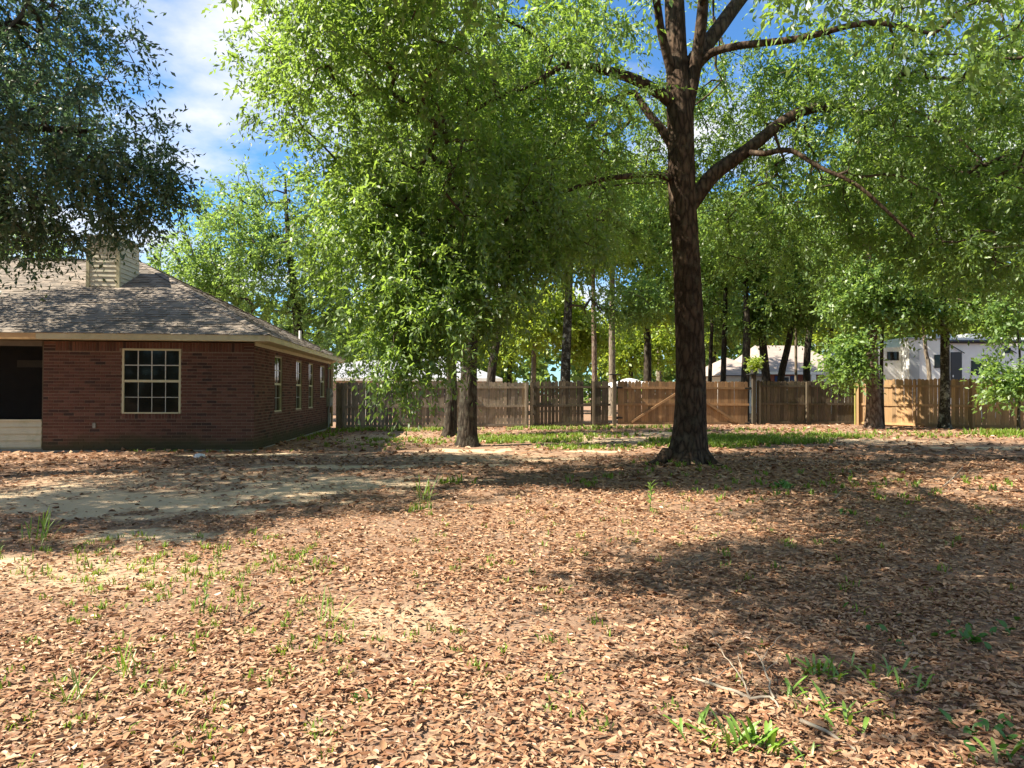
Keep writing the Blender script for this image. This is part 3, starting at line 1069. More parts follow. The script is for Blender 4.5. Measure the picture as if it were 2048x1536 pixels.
def branch_mesh(name, P, paths, desc, r0, sides=5, pw_=0.45):
    V, Fs, off = [], [], 0
    for (k, a, b) in paths:
        pts = np.vstack([P[k], P[a:b]])
        rad = r0 * desc[a:b] ** pw_
        rad = np.concatenate([[rad[0] * 1.1], rad])
        rad[-1] *= 0.6
        sd = sides if rad[0] > 0.016 else 3
        v, f = tube_np(pts, rad, sd)
        V.append(v)
        Fs.append(f + off)
        off += len(v)
    return mesh_np(name, np.vstack(V), [np.vstack(Fs)], smooth=True)


def leaves(tips, dirs, r, T_, L_, tw, ll, lw, droop=0.5, spread=0.9, tbias=0.3):
    """leafy twigs fanning out of every tip; returns a mesh of small folded leaves"""
    n = len(tips)
    d = dirs[:, None, :] + r.normal(size=(n, T_, 3)) * spread
    d[..., 2] -= droop * 0.4
    d /= np.linalg.norm(d, axis=2, keepdims=True) + 1e-9
    ln = tw * (0.5 + r.random((n, T_)))
    t = ((np.arange(L_) + 0.6) / L_)[None, None, :] + r.normal(size=(n, T_, L_)) * 0.03
    base = tips[:, None, None, :] + d[:, :, None, :] * (t * ln[:, :, None])[..., None]
    base[..., 2] -= droop * 0.35 * ln[:, :, None] * t ** 2
    base += r.normal(size=base.shape) * 0.018
    ax = d[:, :, None, :] * 0.7 + r.normal(size=base.shape) * 0.62
    ax[..., 2] -= droop * 0.35
    ax = ax.reshape(-1, 3)
    ax /= np.linalg.norm(ax, axis=1, keepdims=True) + 1e-9
    up = r.normal(size=ax.shape) * 0.55
    up[:, 2] += 0.75
    side = np.cross(ax, up)
    side /= np.linalg.norm(side, axis=1, keepdims=True) + 1e-9
    nr = np.cross(side, ax)
    B = base.reshape(-1, 3)
    m = len(B)
    sc_ = (0.7 + 0.6 * r.random(m))[:, None]
    le, we = ll * sc_, lw * sc_ * (0.8 + 0.4 * r.random(m))[:, None]
    V = np.empty((m, 4, 3), np.float32)
    V[:, 0] = B
    V[:, 1] = B + ax * le * 0.52 + side * we * 0.5 + nr * we * 0.12
    V[:, 2] = B + ax * le - nr * le * 0.10
    V[:, 3] = B + ax * le * 0.52 - side * we * 0.5 + nr * we * 0.12
    F_ = np.arange(m * 4).reshape(m, 4)
    cl = np.repeat(r.random(n), T_ * L_)
    tint = np.clip(tbias * cl + (1 - tbias) * r.random(m), 0, 1)
    return V.reshape(-1, 3), F_, tint


def crown_mesh(name, parts):
    V, Fs, Ts, off = [], [], [], 0
    for v, f, t in parts:
        V.append(v)
        Fs.append(f + off)
        Ts.append(t)
        off += len(v)
    return mesh_np(name, np.vstack(V), [np.vstack(Fs)], np.concatenate(Ts))


def tip_dirs(P, par, tips, r, out=None):
    pp = par[tips]
    d = P[tips] - P[np.maximum(pp, 0)]
    d /= np.linalg.norm(d, axis=1, keepdims=True) + 1e-9
    return d


def trunk_obj(name, pl, m, parent, sides=16, step=0.25, flare=0.5, rough=0.06, seed=0, butt=5):
    """pl rows: x, y, z, radius; a root flare at the foot and furrowed bark"""
    q = dens(pl, step)
    pts, rad = q[:, :3], q[:, 3]
    v, f = tube_np(pts, rad, sides)
    r = np.random.default_rng(seed)
    v = v.reshape(len(pts), sides, 3)
    th = np.arange(sides) * 2 * np.pi / sides
    zrel = pts[:, 2] - pts[0, 2]
    ph = r.random(6) * 6.28
    for i in range(len(pts)):
        k = 1 + flare * math.exp(-max(zrel[i], 0) / (1.1 * rad[-1] + 0.22)) * (0.75 + 0.5 * np.cos(butt * th + ph[0]) * 0.6 + 0.25 * np.cos(2 * th + ph[1]))
        k = k + rough * (0.5 * np.sin(3 * th + 1.1 * zrel[i] + ph[2]) + 0.4 * np.sin(5 * th - 0.7 * zrel[i] + ph[3]))
        if sides >= 40:
            ww = 1.6 * np.sin(1.3 * zrel[i] + 2 * np.sin(2 * th)) + 0.8 * np.sin(4.1 * zrel[i] + 3 * th)
            k = k + 0.030 * np.abs(np.sin(11 * th + ww + ph[4])) ** 0.6 + 0.018 * np.abs(np.sin(17 * th - 1.3 * ww + 0.9 * zrel[i] + ph[5])) + r.normal(size=sides) * 0.007
        v[i] = pts[i] + (v[i] - pts[i]) * k[:, None]
    me = mesh_np(name, v.reshape(-1, 3), [f], smooth=True)
    me.materials.append(m)
    return link(bpy.data.objects.new(name, me), parent)


def make_tree(name, label, trunk, lobes, n, seed, leafm, barkm, cat='tree', group=None, ll=0.15, lw=0.065, T_=7, L_=8, tw=0.55, r0=0.009, forks=(), flare=0.45,
              sides=14, droop=0.5, shell=0.45, clear=0.0):
    """trunk rows: world x, y, height above ground, radius"""
    r = np.random.default_rng(seed)
    bx, by = trunk[0][0], trunk[0][1]
    bz = float(gz(bx, by))
    root = tag(empty(name, (bx, by, bz)), label, cat, group)
    off = np.array([bx, by, 0.0])
    tl = [(x - bx, y - by, z, rr) for (x, y, z, rr) in trunk]
    tl[0] = (tl[0][0], tl[0][1], -0.12, tl[0][3])
    trunk_obj('trunk', tl, barkm, root, sides=sides, flare=flare, seed=seed)
    init = [dens(tl, 0.3)[:, :3]]
    for fk in forks:
        fl = [(x - bx, y - by, z, rr) for (x, y, z, rr) in fk]
        trunk_obj('limb', fl, barkm, root, sides=10, flare=0, seed=seed + 1)
        init.append(dens(fl, 0.3)[:, :3])
    init = np.vstack(init)
    lo = init[:, 2].max() * 0.28
    init = init[init[:, 2] > min(lo, 1.5)]
    cl = lobes_sample([(l[0] - bx, l[1] - by, l[2] - bz, *l[3:]) for l in lobes], n, r, shell)
    P, par, paths, tips, desc = grow(init, cl, r, 0.7)
    me = branch_mesh('branches', P, paths, desc, r0)
    me.materials.append(M['twig'])
    tag(link(bpy.data.objects.new('branches', me), root), kind='stuff')
    me = crown_mesh('crown', [leaves(P[tips], tip_dirs(P, par, tips, r), r, T_, L_, tw, ll, lw, droop)])
    me.materials.append(leafm)
    link(bpy.data.objects.new('crown', me), root)
    return root


# ------------------------------------------------------------------ the big oak
def X(px, Y):
    return (px - 1024) / 1420 * Y


def Zp(py, Y):
    return 1.4 + (786 - py) / 1420 * Y


TY = TREE[1]
tz = float(gz(*TREE))
oak = tag(empty('oak_tree', (TREE[0], TREE[1], tz)), 'tall dark trunked oak in the middle of the yard with spreading limbs', 'tree')
OFF = np.array([TREE[0], TREE[1], tz])


def loc_pl(rows):
    """rows px, py, Y, width in photo pixels -> local x, y, z, radius"""
    return [(X(px, Y) - OFF[0], Y - OFF[1], Zp(py, Y) - OFF[2], w / 2 / 1420 * Y * 0.93) for (px, py, Y, w) in rows]


trunk = [(0.03, 0, -0.15, 0.36)] + loc_pl([(1378, 880, TY, 68), (1381, 780, TY, 62), (1379, 650, TY, 58), (1372, 500, TY, 55), (1364, 380, TY, 56), (1361, 280, TY, 54),
                                          (1358, 200, TY, 54), (1352, 110, TY + .1, 44), (1348, 0, TY + .2, 40), (1342, -160, TY + .3, 34), (1338, -330, TY + .4, 22), (1345, -480, TY + .4, 8)])
trunk_obj('trunk', trunk, M['oak_bark'], oak, sides=96, step=0.07, flare=0.85, rough=0.035, seed=3, butt=4)
for k, rows in enumerate(([(1335, 905, 13.7, 30), (1315, 925, 13.45, 22), (1290, 932, 13.3, 13), (1268, 938, 13.15, 8), (1252, 946, 13.05, 4)],
                          [(1405, 905, 13.7, 30), (1425, 924, 13.55, 20), (1445, 932, 13.4, 12), (1470, 940, 13.3, 5)],
                          [(1372, 905, 13.6, 34), (1368, 935, 13.25, 22), (1362, 948, 13.0, 9)])):
    trunk_obj('root', loc_pl(rows), M['oak_bark'], oak, sides=12, step=0.06, flare=0, rough=0.12, seed=50 + k)
limbs = [
    [(1374, 215, TY, 30), (1392, 120, TY - .1, 27), (1404, 20, TY - .3, 24), (1412, -120, TY - .8, 19), (1440, -300, TY - 1.5, 10)],
    [(1375, 130, TY + .2, 34), (1430, 60, TY + .5, 32), (1490, -20, TY + .9, 28), (1580, -120, TY + 1.4, 20), (1700, -230, TY + 2, 10)],
    [(1392, 130, TY - .1, 20), (1420, 102, TY - .2, 18), (1475, 86, TY - .5, 16), (1600, 70, TY - 1.0, 14), (1740, 38, TY - 1.5, 12), (1870, 60, TY - 2.0, 7)],
    [(1372, 420, TY, 34), (1396, 385, TY, 34), (1430, 343, TY + .05, 33), (1500, 292, TY + .2, 28), (1570, 236, TY + .3, 24), (1625, 212, TY + .4, 21), (1680, 210, TY + .5, 19),
     (1730, 222, TY + .5, 16), (1790, 206, TY + .4, 13), (1880, 240, TY + .2, 8), (1960, 310, TY, 5)],
    [(1490, 300, TY + .2, 13), (1530, 303, TY - .2, 12), (1580, 296, TY - .5, 11), (1640, 330, TY - .8, 9), (1720, 370, TY - 1.2, 8), (1830, 470, TY - 1.4, 6)],
    [(1350, 205, TY, 30), (1315, 180, TY - .2, 26), (1262, 152, TY - .5, 23), (1190, 132, TY - .9, 19), (1130, 126, TY - 1.1, 15), (1060, 165, TY - 1.5, 11), (960, 210, TY - 2.0, 8), (860, 290, TY - 2.4, 5)],
    [(1132, 128, TY - 1.1, 11), (1098, 95, TY - 1.3, 9), (1040, 50, TY - 1.6, 7), (930, 0, TY - 2.0, 5)],
    [(1350, 295, TY, 26), (1328, 262, TY + .1, 20), (1290, 215, TY + .2, 16), (1265, 180, TY + .3, 12), (1225, 195, TY + .1, 10), (1170, 225, TY - .1, 9), (1110, 285, TY - .4, 7), (1040, 380, TY - .8, 5)],
    [(1352, 358, TY, 18), (1310, 346, TY - .3, 14), (1250, 350, TY - .8, 12), (1190, 360, TY - 1.2, 10), (1120, 385, TY - 1.8, 8), (1010, 440, TY - 2.4, 6), (900, 540, TY - 2.7, 4)],
    [(1345, 150, TY, 22), (1322, 60, TY - .3, 18), (1305, -30, TY - .9, 16), (1240, -160, TY - 2.6, 12), (1080, -260, TY - 5.2, 8)],
    [(1352, 20, TY + .2, 20), (1320, -80, TY + .5, 18), (1220, -200, TY + 1.0, 13), (1020, -300, TY + .6, 8)],
    [(1404, 0, TY - .4, 16), (1460, -180, TY - 2.2, 13), (1620, -420, TY - 5.0, 8)],
]
init = [dens(trunk, 0.35)[:, :3]]
for lb in limbs:
    pl = loc_pl(lb)
    trunk_obj('limb', pl, M['oak_bark'], oak, sides=14, step=0.15, flare=0, rough=0.05, seed=11)
    init.append(dens(pl, 0.3)[:, :3])
init = np.vstack(init)
init = init[init[:, 2] > 4.3]
r = np.random.default_rng(21)


def lob(x, y, z, a, b, c, w=None):
    return (x - OFF[0], y - OFF[1], z - OFF[2], a, b, c, w if w else a * b * c)


inner = [lob(-1.7, 12.2, 6.6, 2.9, 3.4, 2.3, 23), lob(-1.0, 11.4, 4.4, 2.0, 2.1, 1.6, 10), lob(-1.7, 11.0, 2.5, 0.8, 0.9, 1.2, 5), lob(-1.0, 10.8, 3.0, 1.1, 0.9, 1.0, 5), lob(-2.4, 11.2, 4.0, 1.0, 1.1, 1.2, 5), lob(0.8, 13.2, 6.2, 2.1, 2.6, 2.1, 13), lob(1.2, 14.6, 8.0, 2.6, 2.4, 1.6, 14), lob(5.6, 16.2, 8.2, 2.4, 2.0, 1.4, 8),
         lob(-1.9, 10.2, 7.0, 1.6, 2.0, 1.6, 9), lob(8.0, 14.3, 6.8, 3.4, 3.0, 2.4, 27), lob(9.6, 13.2, 4.7, 2.3, 2.6, 1.4, 12), lob(2.6, 17.6, 6.9, 3.6, 2.0, 2.2, 16),
         lob(6.0, 15.5, 5.2, 2.0, 2.0, 1.4, 7), lob(0.6, 12.0, 4.3, 1.3, 1.5, 1.0, 4), lob(-0.4, 11.2, 3.1, 0.8, 0.8, 0.9, 3.4)]
over = [lob(3.4, 12.6, 11.2, 6.0, 6.0, 3.4, 34), lob(-0.9, 7.4, 7.1, 2.0, 1.8, 1.2, 7), lob(6.2, 8.0, 7.2, 3.6, 2.6, 1.7, 12), lob(10.5, 10.5, 7.6, 3.0, 3.6, 2.6, 15), lob(2.2, 6.6, 7.8, 3.2, 2.4, 1.5, 7),
        lob(-3.2, 3.7, 6.7, 1.9, 2.5, 1.0, 18), lob(-0.6, 4.8, 7.0, 2.2, 2.2, 1.1, 13), lob(-2.2, 7.0, 7.4, 1.6, 1.6, 1.0, 8), lob(-2.2, 2.7, 7.0, 1.8, 1.5, 0.9, 11)]
cin = lobes_sample(inner, 2000, r, 0.42)
hd = np.hypot(cin[:, 0], cin[:, 1])
cin = cin[(hd > 1.9)]
cov = lobes_sample(over, 1260, r, 0.5)
cov = cov[np.hypot(cov[:, 0], cov[:, 1]) > 1.4]
cl = np.vstack([cin, cov])
P, par, paths, tips, desc = grow(init, cl, r, 0.5)
me = branch_mesh('branches', P, paths, desc, 0.0052, 6)
me.materials.append(M['twig'])
tag(link(bpy.data.objects.new('branches', me), oak), kind='stuff')
td = tip_dirs(P, par, tips, r)
ni = len(cin)
me = crown_mesh('crown', [leaves(P[tips[:ni]], td[:ni], r, 11, 13, 0.52, 0.098, 0.036, 0.75, tbias=0.5),
                          leaves(P[tips[ni:]], td[ni:], r, 8, 8, 0.72, 0.135, 0.055, 0.6)])
me.materials.append(M['oak_leaf'])
link(bpy.data.objects.new('crown', me), oak)

# ------------------------------------------------------------------ the dark oak reaching in from the left
make_tree('oak_tree', 'dark green oak reaching in from the left above the house roof',
          [(-13.2, 10.6, 0, 0.42), (-13.1, 10.7, 2.5, 0.34), (-12.7, 11.0, 5.0, 0.28), (-12.4, 11.2, 8.0, 0.18), (-12.3, 11.2, 11.5, 0.05)],
          [(-12.6, 10.6, 8.3, 5.0, 5.4, 3.4, 52), (-9.4, 13.3, 6.9, 3.0, 2.3, 2.6, 22), (-8.6, 13.6, 5.5, 2.1, 1.8, 1.2, 10), (-10.2, 13.6, 4.7, 1.6, 1.6, 0.9, 5), (-9.0, 12.5, 9.6, 2.0, 2.0, 1.5, 7), (-7.3, 13.7, 5.5, 0.9, 1.1, 0.9, 3), (-8.0, 13.9, 4.9, 1.0, 0.8, 0.6, 1.6), (-13.2, 16.6, 8.0, 3.6, 2.8, 2.4, 34),
           (-9.8, 9.0, 7.2, 2.6, 3.0, 1.8, 16), (-11.2, 6.9, 7.0, 2.4, 2.2, 1.5, 20)],
          1450, 31, M['dark_leaf'], M['grey_bark'], ll=0.11, lw=0.046, T_=10, L_=10, tw=0.58, r0=0.006,
          forks=[[(-12.9, 10.8, 3.6, 0.2), (-11.6, 11.8, 5.2, 0.15), (-10.0, 12.9, 6.2, 0.10), (-8.2, 13.6, 6.4, 0.05)],
                 [(-12.6, 11.0, 5.5, 0.16), (-11.0, 12.2, 7.2, 0.12), (-9.2, 13.2, 8.3, 0.06)]], droop=0.7)

# ------------------------------------------------------------------ twin oaks left of centre
make_tree('oak_tree', 'thick straight oak trunk standing nearest the left fence', [(X(935, 18.6), 18.6, 0, 0.25), (X(937, 18.6), 18.6, 1.5, 0.22), (X(942, 18.6), 18.7, 3.2, 0.19), (-0.9, 18.9, 6, 0.15), (-0.8, 19, 10.5, 0.04)],
          [(-1.2, 19.3, 8.4, 3.3, 3.0, 2.6, 24), (-2.4, 18.6, 6.0, 2.0, 1.8, 1.4, 6), (0.8, 19.2, 6.2, 2.2, 2.0, 1.4, 8)], 430, 41, M['mid_leaf'], M['grey_bark'], ll=0.12, lw=0.05, T_=8, L_=9,
          sides=24, flare=0.7, group='twin oaks by the left fence')
make_tree('oak_tree', 'slimmer leaning oak trunk just behind its thicker twin', [(X(900, 23), 23, 0, 0.21), (X(903, 23), 23, 1.6, 0.17), (X(900, 23), 23.1, 3.4, 0.15), (-2.2, 23.2, 6.5, 0.12), (-2.3, 23.3, 10, 0.04)],
          [(-2.4, 23.3, 8.2, 3.1, 2.8, 2.6, 20), (-3.2, 23, 5.8, 1.5, 1.6, 1.2, 4)], 330, 42, M['bright_leaf'], M['grey_bark'], ll=0.13, lw=0.055, T_=8, L_=9, sides=20, flare=0.6, group='twin oaks by the left fence')

# ------------------------------------------------------------------ oak at the right edge
make_tree('oak_tree', 'shadowy oak foliage hanging in at the top right edge', [(15.6, 17.2, 0, 0.34), (15.5, 17.2, 2.5, 0.28), (15.2, 17.1, 5.5, 0.22), (14.8, 17.0, 9, 0.12), (14.6, 17, 12, 0.03)],
          [(12.6, 16.6, 7.6, 3.4, 2.8, 2.4, 20), (10.6, 16.4, 6.0, 2.0, 1.8, 1.4, 7), (14.0, 16.4, 5.2, 2.2, 2.0, 1.2, 7)], 420, 47, M['oak_leaf'], M['grey_bark'], ll=0.12, lw=0.048, T_=8, L_=9, sides=18, flare=0.5)

# ------------------------------------------------------------------ trees along and beyond the fence
TREES = [
    ('pine_tree', 'scaly reddish barked trunk standing before the newer fence', [(X(1747, 26.5), 26.5, 0, 0.27), (X(1746, 26.5), 26.5, 1.5, 0.235), (X(1742, 26.5), 26.5, 3.5, 0.21), (X(1736, 26.5), 26.6, 7, 0.17), (13.0, 26.7, 12, 0.06)],
     [(13.2, 26.6, 9.0, 3.0, 2.8, 3.0, 14), (13.0, 26.2, 5.4, 1.7, 1.5, 1.3, 5), (12.3, 25.9, 2.7, 0.75, 0.7, 0.95, 2.4), (14.2, 26.0, 4.5, 1.3, 1.2, 0.8, 2.5)], 360, M['mid_leaf'], M['pine_bark'], 0.5),
    ('oak_tree', 'mossy dark trunk leaning on the newer fence beside the camper', [(X(1889, 26.6), 26.6, 0, 0.21), (X(1890, 26.6), 26.6, 1.4, 0.165), (X(1890, 26.6), 26.6, 3.5, 0.15), (16.3, 26.7, 7, 0.12), (16.4, 26.8, 11, 0.04)],
     [(16.4, 26.4, 8.6, 3.2, 3.0, 2.8, 14), (16.6, 25.8, 4.7, 2.0, 1.5, 1.0, 5), (17.6, 25.2, 5.6, 1.6, 1.6, 1.2, 4)], 320, M['mid_leaf'], M['lichen_bark'], 0.55),
    ('young_tree', 'slender lichen spotted sapling at the right edge of the yard', [(X(2036, 24.0), 24.0, 0, 0.055), (X(2038, 24), 24.0, 1.2, 0.045), (X(2040, 24), 24.0, 2.6, 0.035), (17.1, 24.1, 4.2, 0.012)],
     [(16.7, 23.9, 1.95, 0.75, 0.7, 0.6, 4), (17.0, 24, 4.0, 0.9, 0.9, 0.8, 3)], 50, M['mid_leaf'], M['lichen_bark'], 0.2),
    ('young_tree', 'thin dark stem rising close beside the scaly trunk', [(X(1765, 26.9), 26.9, 0, 0.085), (X(1763, 26.9), 26.9, 1.8, 0.07), (X(1768, 26.9), 27, 4, 0.055), (14.2, 27.1, 7, 0.02)],
     [(14.4, 27, 6.8, 1.3, 1.2, 1.2, 4)], 60, M['mid_leaf'], M['grey_bark'], 0.25),
    ('oak_tree', 'dark straight trunk beyond the fence left of the gate', [(X(1133, 33), 33, 0, 0.27), (X(1131, 33), 33, 2.2, 0.235), (X(1134, 33), 33, 4.5, 0.20), (2.7, 33.1, 8, 0.15), (2.8, 33.2, 13, 0.04)],
     [(2.8, 33.2, 10.5, 4.0, 3.4, 3.0, 20), (5.3, 32.4, 5.6, 2.4, 1.8, 1.2, 6), (1.0, 33.0, 7.6, 2.0, 1.8, 1.4, 5)], 330, M['mid_leaf'], M['lichen_bark'], 0.4),
    ('oak_tree', 'dim slanting trunk behind the fence just right of the twin oaks', [(X(980, 31), 31, 0, 0.22), (X(983, 31), 31, 2.2, 0.19), (X(1000, 31), 31, 4.6, 0.16), (0.0, 31.2, 8, 0.12), (0.4, 31.4, 12, 0.03)],
     [(-0.4, 31.5, 9.5, 3.2, 3.0, 2.6, 14), (-2.6, 31.5, 7.5, 2.4, 2.2, 1.7, 7)], 260, M['bright_leaf'], M['grey_bark'], 0.4),
    ('pine_tree', 'slim reddish trunk behind the fence left of the gate post', [(X(1190, 38), 38, 0, 0.16), (X(1189, 38), 38, 3, 0.14), (X(1186, 38), 38, 7, 0.11), (4.3, 38, 12, 0.04)],
     [(4.4, 38, 9.8, 2.6, 2.4, 2.2, 8)], 150, M['bright_leaf'], M['pine_bark'], 0.2),
    ('pine_tree', 'pale tan trunk rising behind the capped gate post', [(X(1225, 41), 41, 0, 0.22), (X(1224, 41), 41, 3, 0.19), (X(1224, 41), 41, 8, 0.15), (5.8, 41, 14, 0.05)],
     [(5.8, 41, 11.2, 3.0, 2.6, 2.2, 9)], 170, M['mid_leaf'], M['pale_bark'], 0.2),
    ('pine_tree', 'far thin pale trunk just left of the big oak trunk', [(X(1319, 58), 58, 0, 0.24), (X(1318, 58), 58, 5, 0.21), (X(1317, 58), 58, 10, 0.16), (12, 58, 17, 0.06)],
     [(12, 58, 14.5, 2.6, 2.6, 2.2, 8)], 120, M['far_leaf'], M['pale_bark'], 0.1),
    ('oak_tree', 'thin dark trunk beyond the gate nearest the big oak', [(X(1418, 37), 37, 0, 0.12), (X(1421, 37), 37, 3, 0.10), (X(1426, 37), 37, 6, 0.08), (10.6, 37, 10, 0.03)],
     [(10.4, 37, 8.2, 2.0, 2.0, 1.8, 6)], 110, M['mid_leaf'], M['grey_bark'], 0.2),
    ('oak_tree', 'slender upright trunk left of the forked trunk beyond the gate', [(X(1444, 35), 35, 0, 0.16), (X(1447, 35), 35, 2.5, 0.13), (X(1450, 35), 35, 5, 0.115), (X(1452, 35), 35, 8, 0.08), (10.6, 35, 11, 0.03)],
     [(10.4, 35, 9.2, 2.5, 2.2, 2.0, 8), (9.3, 35.3, 5.8, 1.2, 1.2, 0.8, 2)], 170, M['mid_leaf'], M['grey_bark'], 0.25),
    ('oak_tree', 'forked dark trunk before the white garage', [(X(1488, 33), 33, 0, 0.23), (X(1491, 33), 33, 2.2, 0.19), (X(1494, 33), 33, 4.3, 0.16), (X(1492, 33), 33, 6.5, 0.10), (10.9, 33, 11, 0.03)],
     [(11.2, 33, 9.0, 2.8, 2.6, 2.4, 10), (12.2, 32.8, 6.2, 1.8, 1.6, 1.0, 4)], 260, M['mid_leaf'], M['grey_bark'], 0.35),
    ('oak_tree', 'greyish trunk in front of the tan roof left of the slanted trunk', [(X(1537, 34), 34, 0, 0.24), (X(1532, 34), 34, 2.0, 0.20), (X(1526, 34), 34, 3.6, 0.18), (X(1520, 34), 34, 6, 0.13), (11.8, 34, 10.5, 0.03)],
     [(12.0, 34, 8.2, 2.4, 2.2, 2.0, 8), (11.6, 33.6, 4.9, 1.4, 1.2, 0.8, 3)], 210, M['mid_leaf'], M['grey_bark'], 0.3),
    ('oak_tree', 'slanted trunk leaning right before the blue shutters', [(X(1557, 34.5), 34.5, 0, 0.2), (X(1562, 34.5), 34.5, 2.0, 0.17), (X(1576, 34.5), 34.5, 3.6, 0.15), (X(1596, 34.5), 34.5, 6, 0.11), (15.2, 34.6, 10, 0.03)],
     [(15.0, 34.4, 8.0, 2.6, 2.4, 2.0, 8), (14.0, 34.0, 5.6, 1.5, 1.4, 1.0, 3)], 230, M['mid_leaf'], M['grey_bark'], 0.3),
    ('young_tree', 'paired thin stems before the camper door', [(X(1862, 31), 31, 0, 0.11), (X(1858, 31), 31, 2.4, 0.09), (X(1850, 31), 31, 3.6, 0.075), (17.8, 31, 8, 0.03)],
     [(17.9, 31, 6.6, 2.0, 1.8, 1.5, 6)], 120, M['bright_leaf'], M['pale_bark'], 0.15),
    ('oak_tree', 'broad leafy tree standing behind the brick house', [(X(598, 36), 36, 0, 0.32), (X(600, 36), 36, 3, 0.27), (X(592, 36), 36, 5.5, 0.22), (X(575, 36), 36, 9, 0.14), (-11.6, 36, 12.5, 0.04)],
     [(-12.3, 35.6, 8.7, 4.5, 3.6, 3.9, 36), (-15.6, 35.4, 7.0, 2.8, 2.6, 2.5, 12), (-9.0, 35.6, 6.6, 2.6, 2.4, 3.2, 12), (-8.4, 35.2, 3.6, 1.8, 1.6, 1.5, 4)], 620, M['mid_leaf'], M['grey_bark'], 0.4),
    ('oak_tree', 'rounded green tree showing past the left end of the roof', [(-26.5, 36, 0, 0.28), (-26.4, 36, 3, 0.24), (-26, 36, 6, 0.18), (-25.6, 36, 10, 0.04)],
     [(-25.6, 35.8, 7.6, 3.6, 3.0, 3.0, 12)], 210, M['mid_leaf'], M['grey_bark'], 0.4),
    ('oak_tree', 'yellow green tree glowing beyond the fence in the middle distance', [(X(1068, 46), 46, 0, 0.2), (X(1067, 46), 46, 3, 0.16), (1.5, 46, 6, 0.12), (1.5, 46, 9.5, 0.03)],
     [(1.6, 45.6, 6.4, 3.0, 2.4, 1.9, 9), (4.6, 46.5, 5.2, 2.0, 1.8, 1.6, 4)], 220, M['bright_leaf'], M['pale_bark'], 0.2),
    ('oak_tree', 'yellow green tree rising behind the tan roofed house', [(X(1660, 60), 60, 0, 0.3), (X(1661, 60), 60, 4, 0.25), (27, 60, 8, 0.16), (27, 60, 13, 0.04)],
     [(26.6, 59, 8.6, 4.6, 3.6, 3.4, 14), (21.5, 60, 8.0, 3.2, 3, 2.6, 7)], 300, M['bright_leaf'], M['grey_bark'], 0.2),
    ('oak_tree', 'green tree rising behind the white garage', [(17.6, 62, 0, 0.3), (17.6, 62, 4, 0.25), (17.6, 62, 8, 0.16), (17.6, 62, 13, 0.04)],
     [(17.0, 61, 8.4, 3.6, 3.4, 3.4, 12)], 210, M['far_leaf'], M['grey_bark'], 0.2),
    ('oak_tree', 'bright green tree rising behind the camper', [(31.0, 46, 0, 0.3), (31, 46, 4, 0.25), (31, 46, 8, 0.16), (31, 46, 13, 0.04)],
     [(31, 45, 8.2, 4.6, 3.6, 3.6, 14), (25.6, 46, 8.6, 3.4, 3, 3.2, 9)], 320, M['bright_leaf'], M['grey_bark'], 0.2),
    ('oak_tree', 'shadowy tree filling the gap above the dark fence section', [(16.2, 39, 0, 0.22), (16.2, 39, 3, 0.18), (16.4, 39, 6, 0.14), (16.4, 39, 11, 0.04)],
     [(16.4, 38.6, 8.4, 3.0, 2.6, 2.8, 10), (19.4, 38.0, 6.8, 2.4, 2.2, 1.8, 6)], 250, M['mid_leaf'], M['grey_bark'], 0.25),
    ('oak_tree', 'sunny yellow green tree seen past the thicker twin trunk', [(X(1020, 52), 52, 0, 0.22), (X(1019, 52), 52, 2.5, 0.18), (-0.2, 52, 5, 0.14), (-0.2, 52, 9, 0.04)],
     [(-0.6, 51.5, 5.6, 3.2, 2.6, 2.4, 9), (-4.6, 52, 6.4, 3.0, 2.6, 2.6, 7)], 170, M['bright_leaf'], M['grey_bark'], 0.2),
    ('oak_tree', 'low bright tree filling the gap above the capped gate post', [(X(1262, 54), 54, 0, 0.2), (X(1262, 54), 54, 2.5, 0.17), (9.0, 54, 5, 0.13), (9.0, 54, 9, 0.04)],
     [(8.8, 53.6, 5.2, 3.0, 2.6, 2.4, 9), (12.6, 54.5, 5.6, 2.4, 2.2, 2.2, 5)], 170, M['bright_leaf'], M['grey_bark'], 0.2),
    ('oak_tree', 'bright tree standing behind the far left brick house', [(-9.5, 58, 0, 0.25), (-9.5, 58, 3, 0.2), (-9.4, 58, 6, 0.15), (-9.4, 58, 11, 0.04)],
     [(-9.4, 57.6, 7.0, 3.6, 2.8, 3.0, 10)], 130, M['bright_leaf'], M['grey_bark'], 0.2),
    ('oak_tree', 'tall tree whose crown fills the sky behind the big oak', [(8.2, 43, 0, 0.26), (8.2, 43, 4, 0.22), (8.1, 43, 8, 0.17), (8, 43, 15, 0.04)],
     [(7.6, 42.6, 12.0, 4.4, 3.4, 3.2, 14), (9.0, 42, 7.4, 2.6, 2.2, 1.6, 5)], 290, M['bright_leaf'], M['grey_bark'], 0.25),
]
for i, (nm, lab, tr, lbs, n, lm, bm_, fl) in enumerate(TREES):
    far = tr[0][1] > 40
    make_tree(nm, lab, tr, lbs, int(n * 1.25), 100 + i, lm, bm_, group='trees along and beyond the fence', ll=0.30 if far else 0.185, lw=0.15 if far else 0.085, T_=7, L_=8 if not far else 7,
              tw=0.95 if far else 0.68, r0=0.009, flare=fl, sides=14)

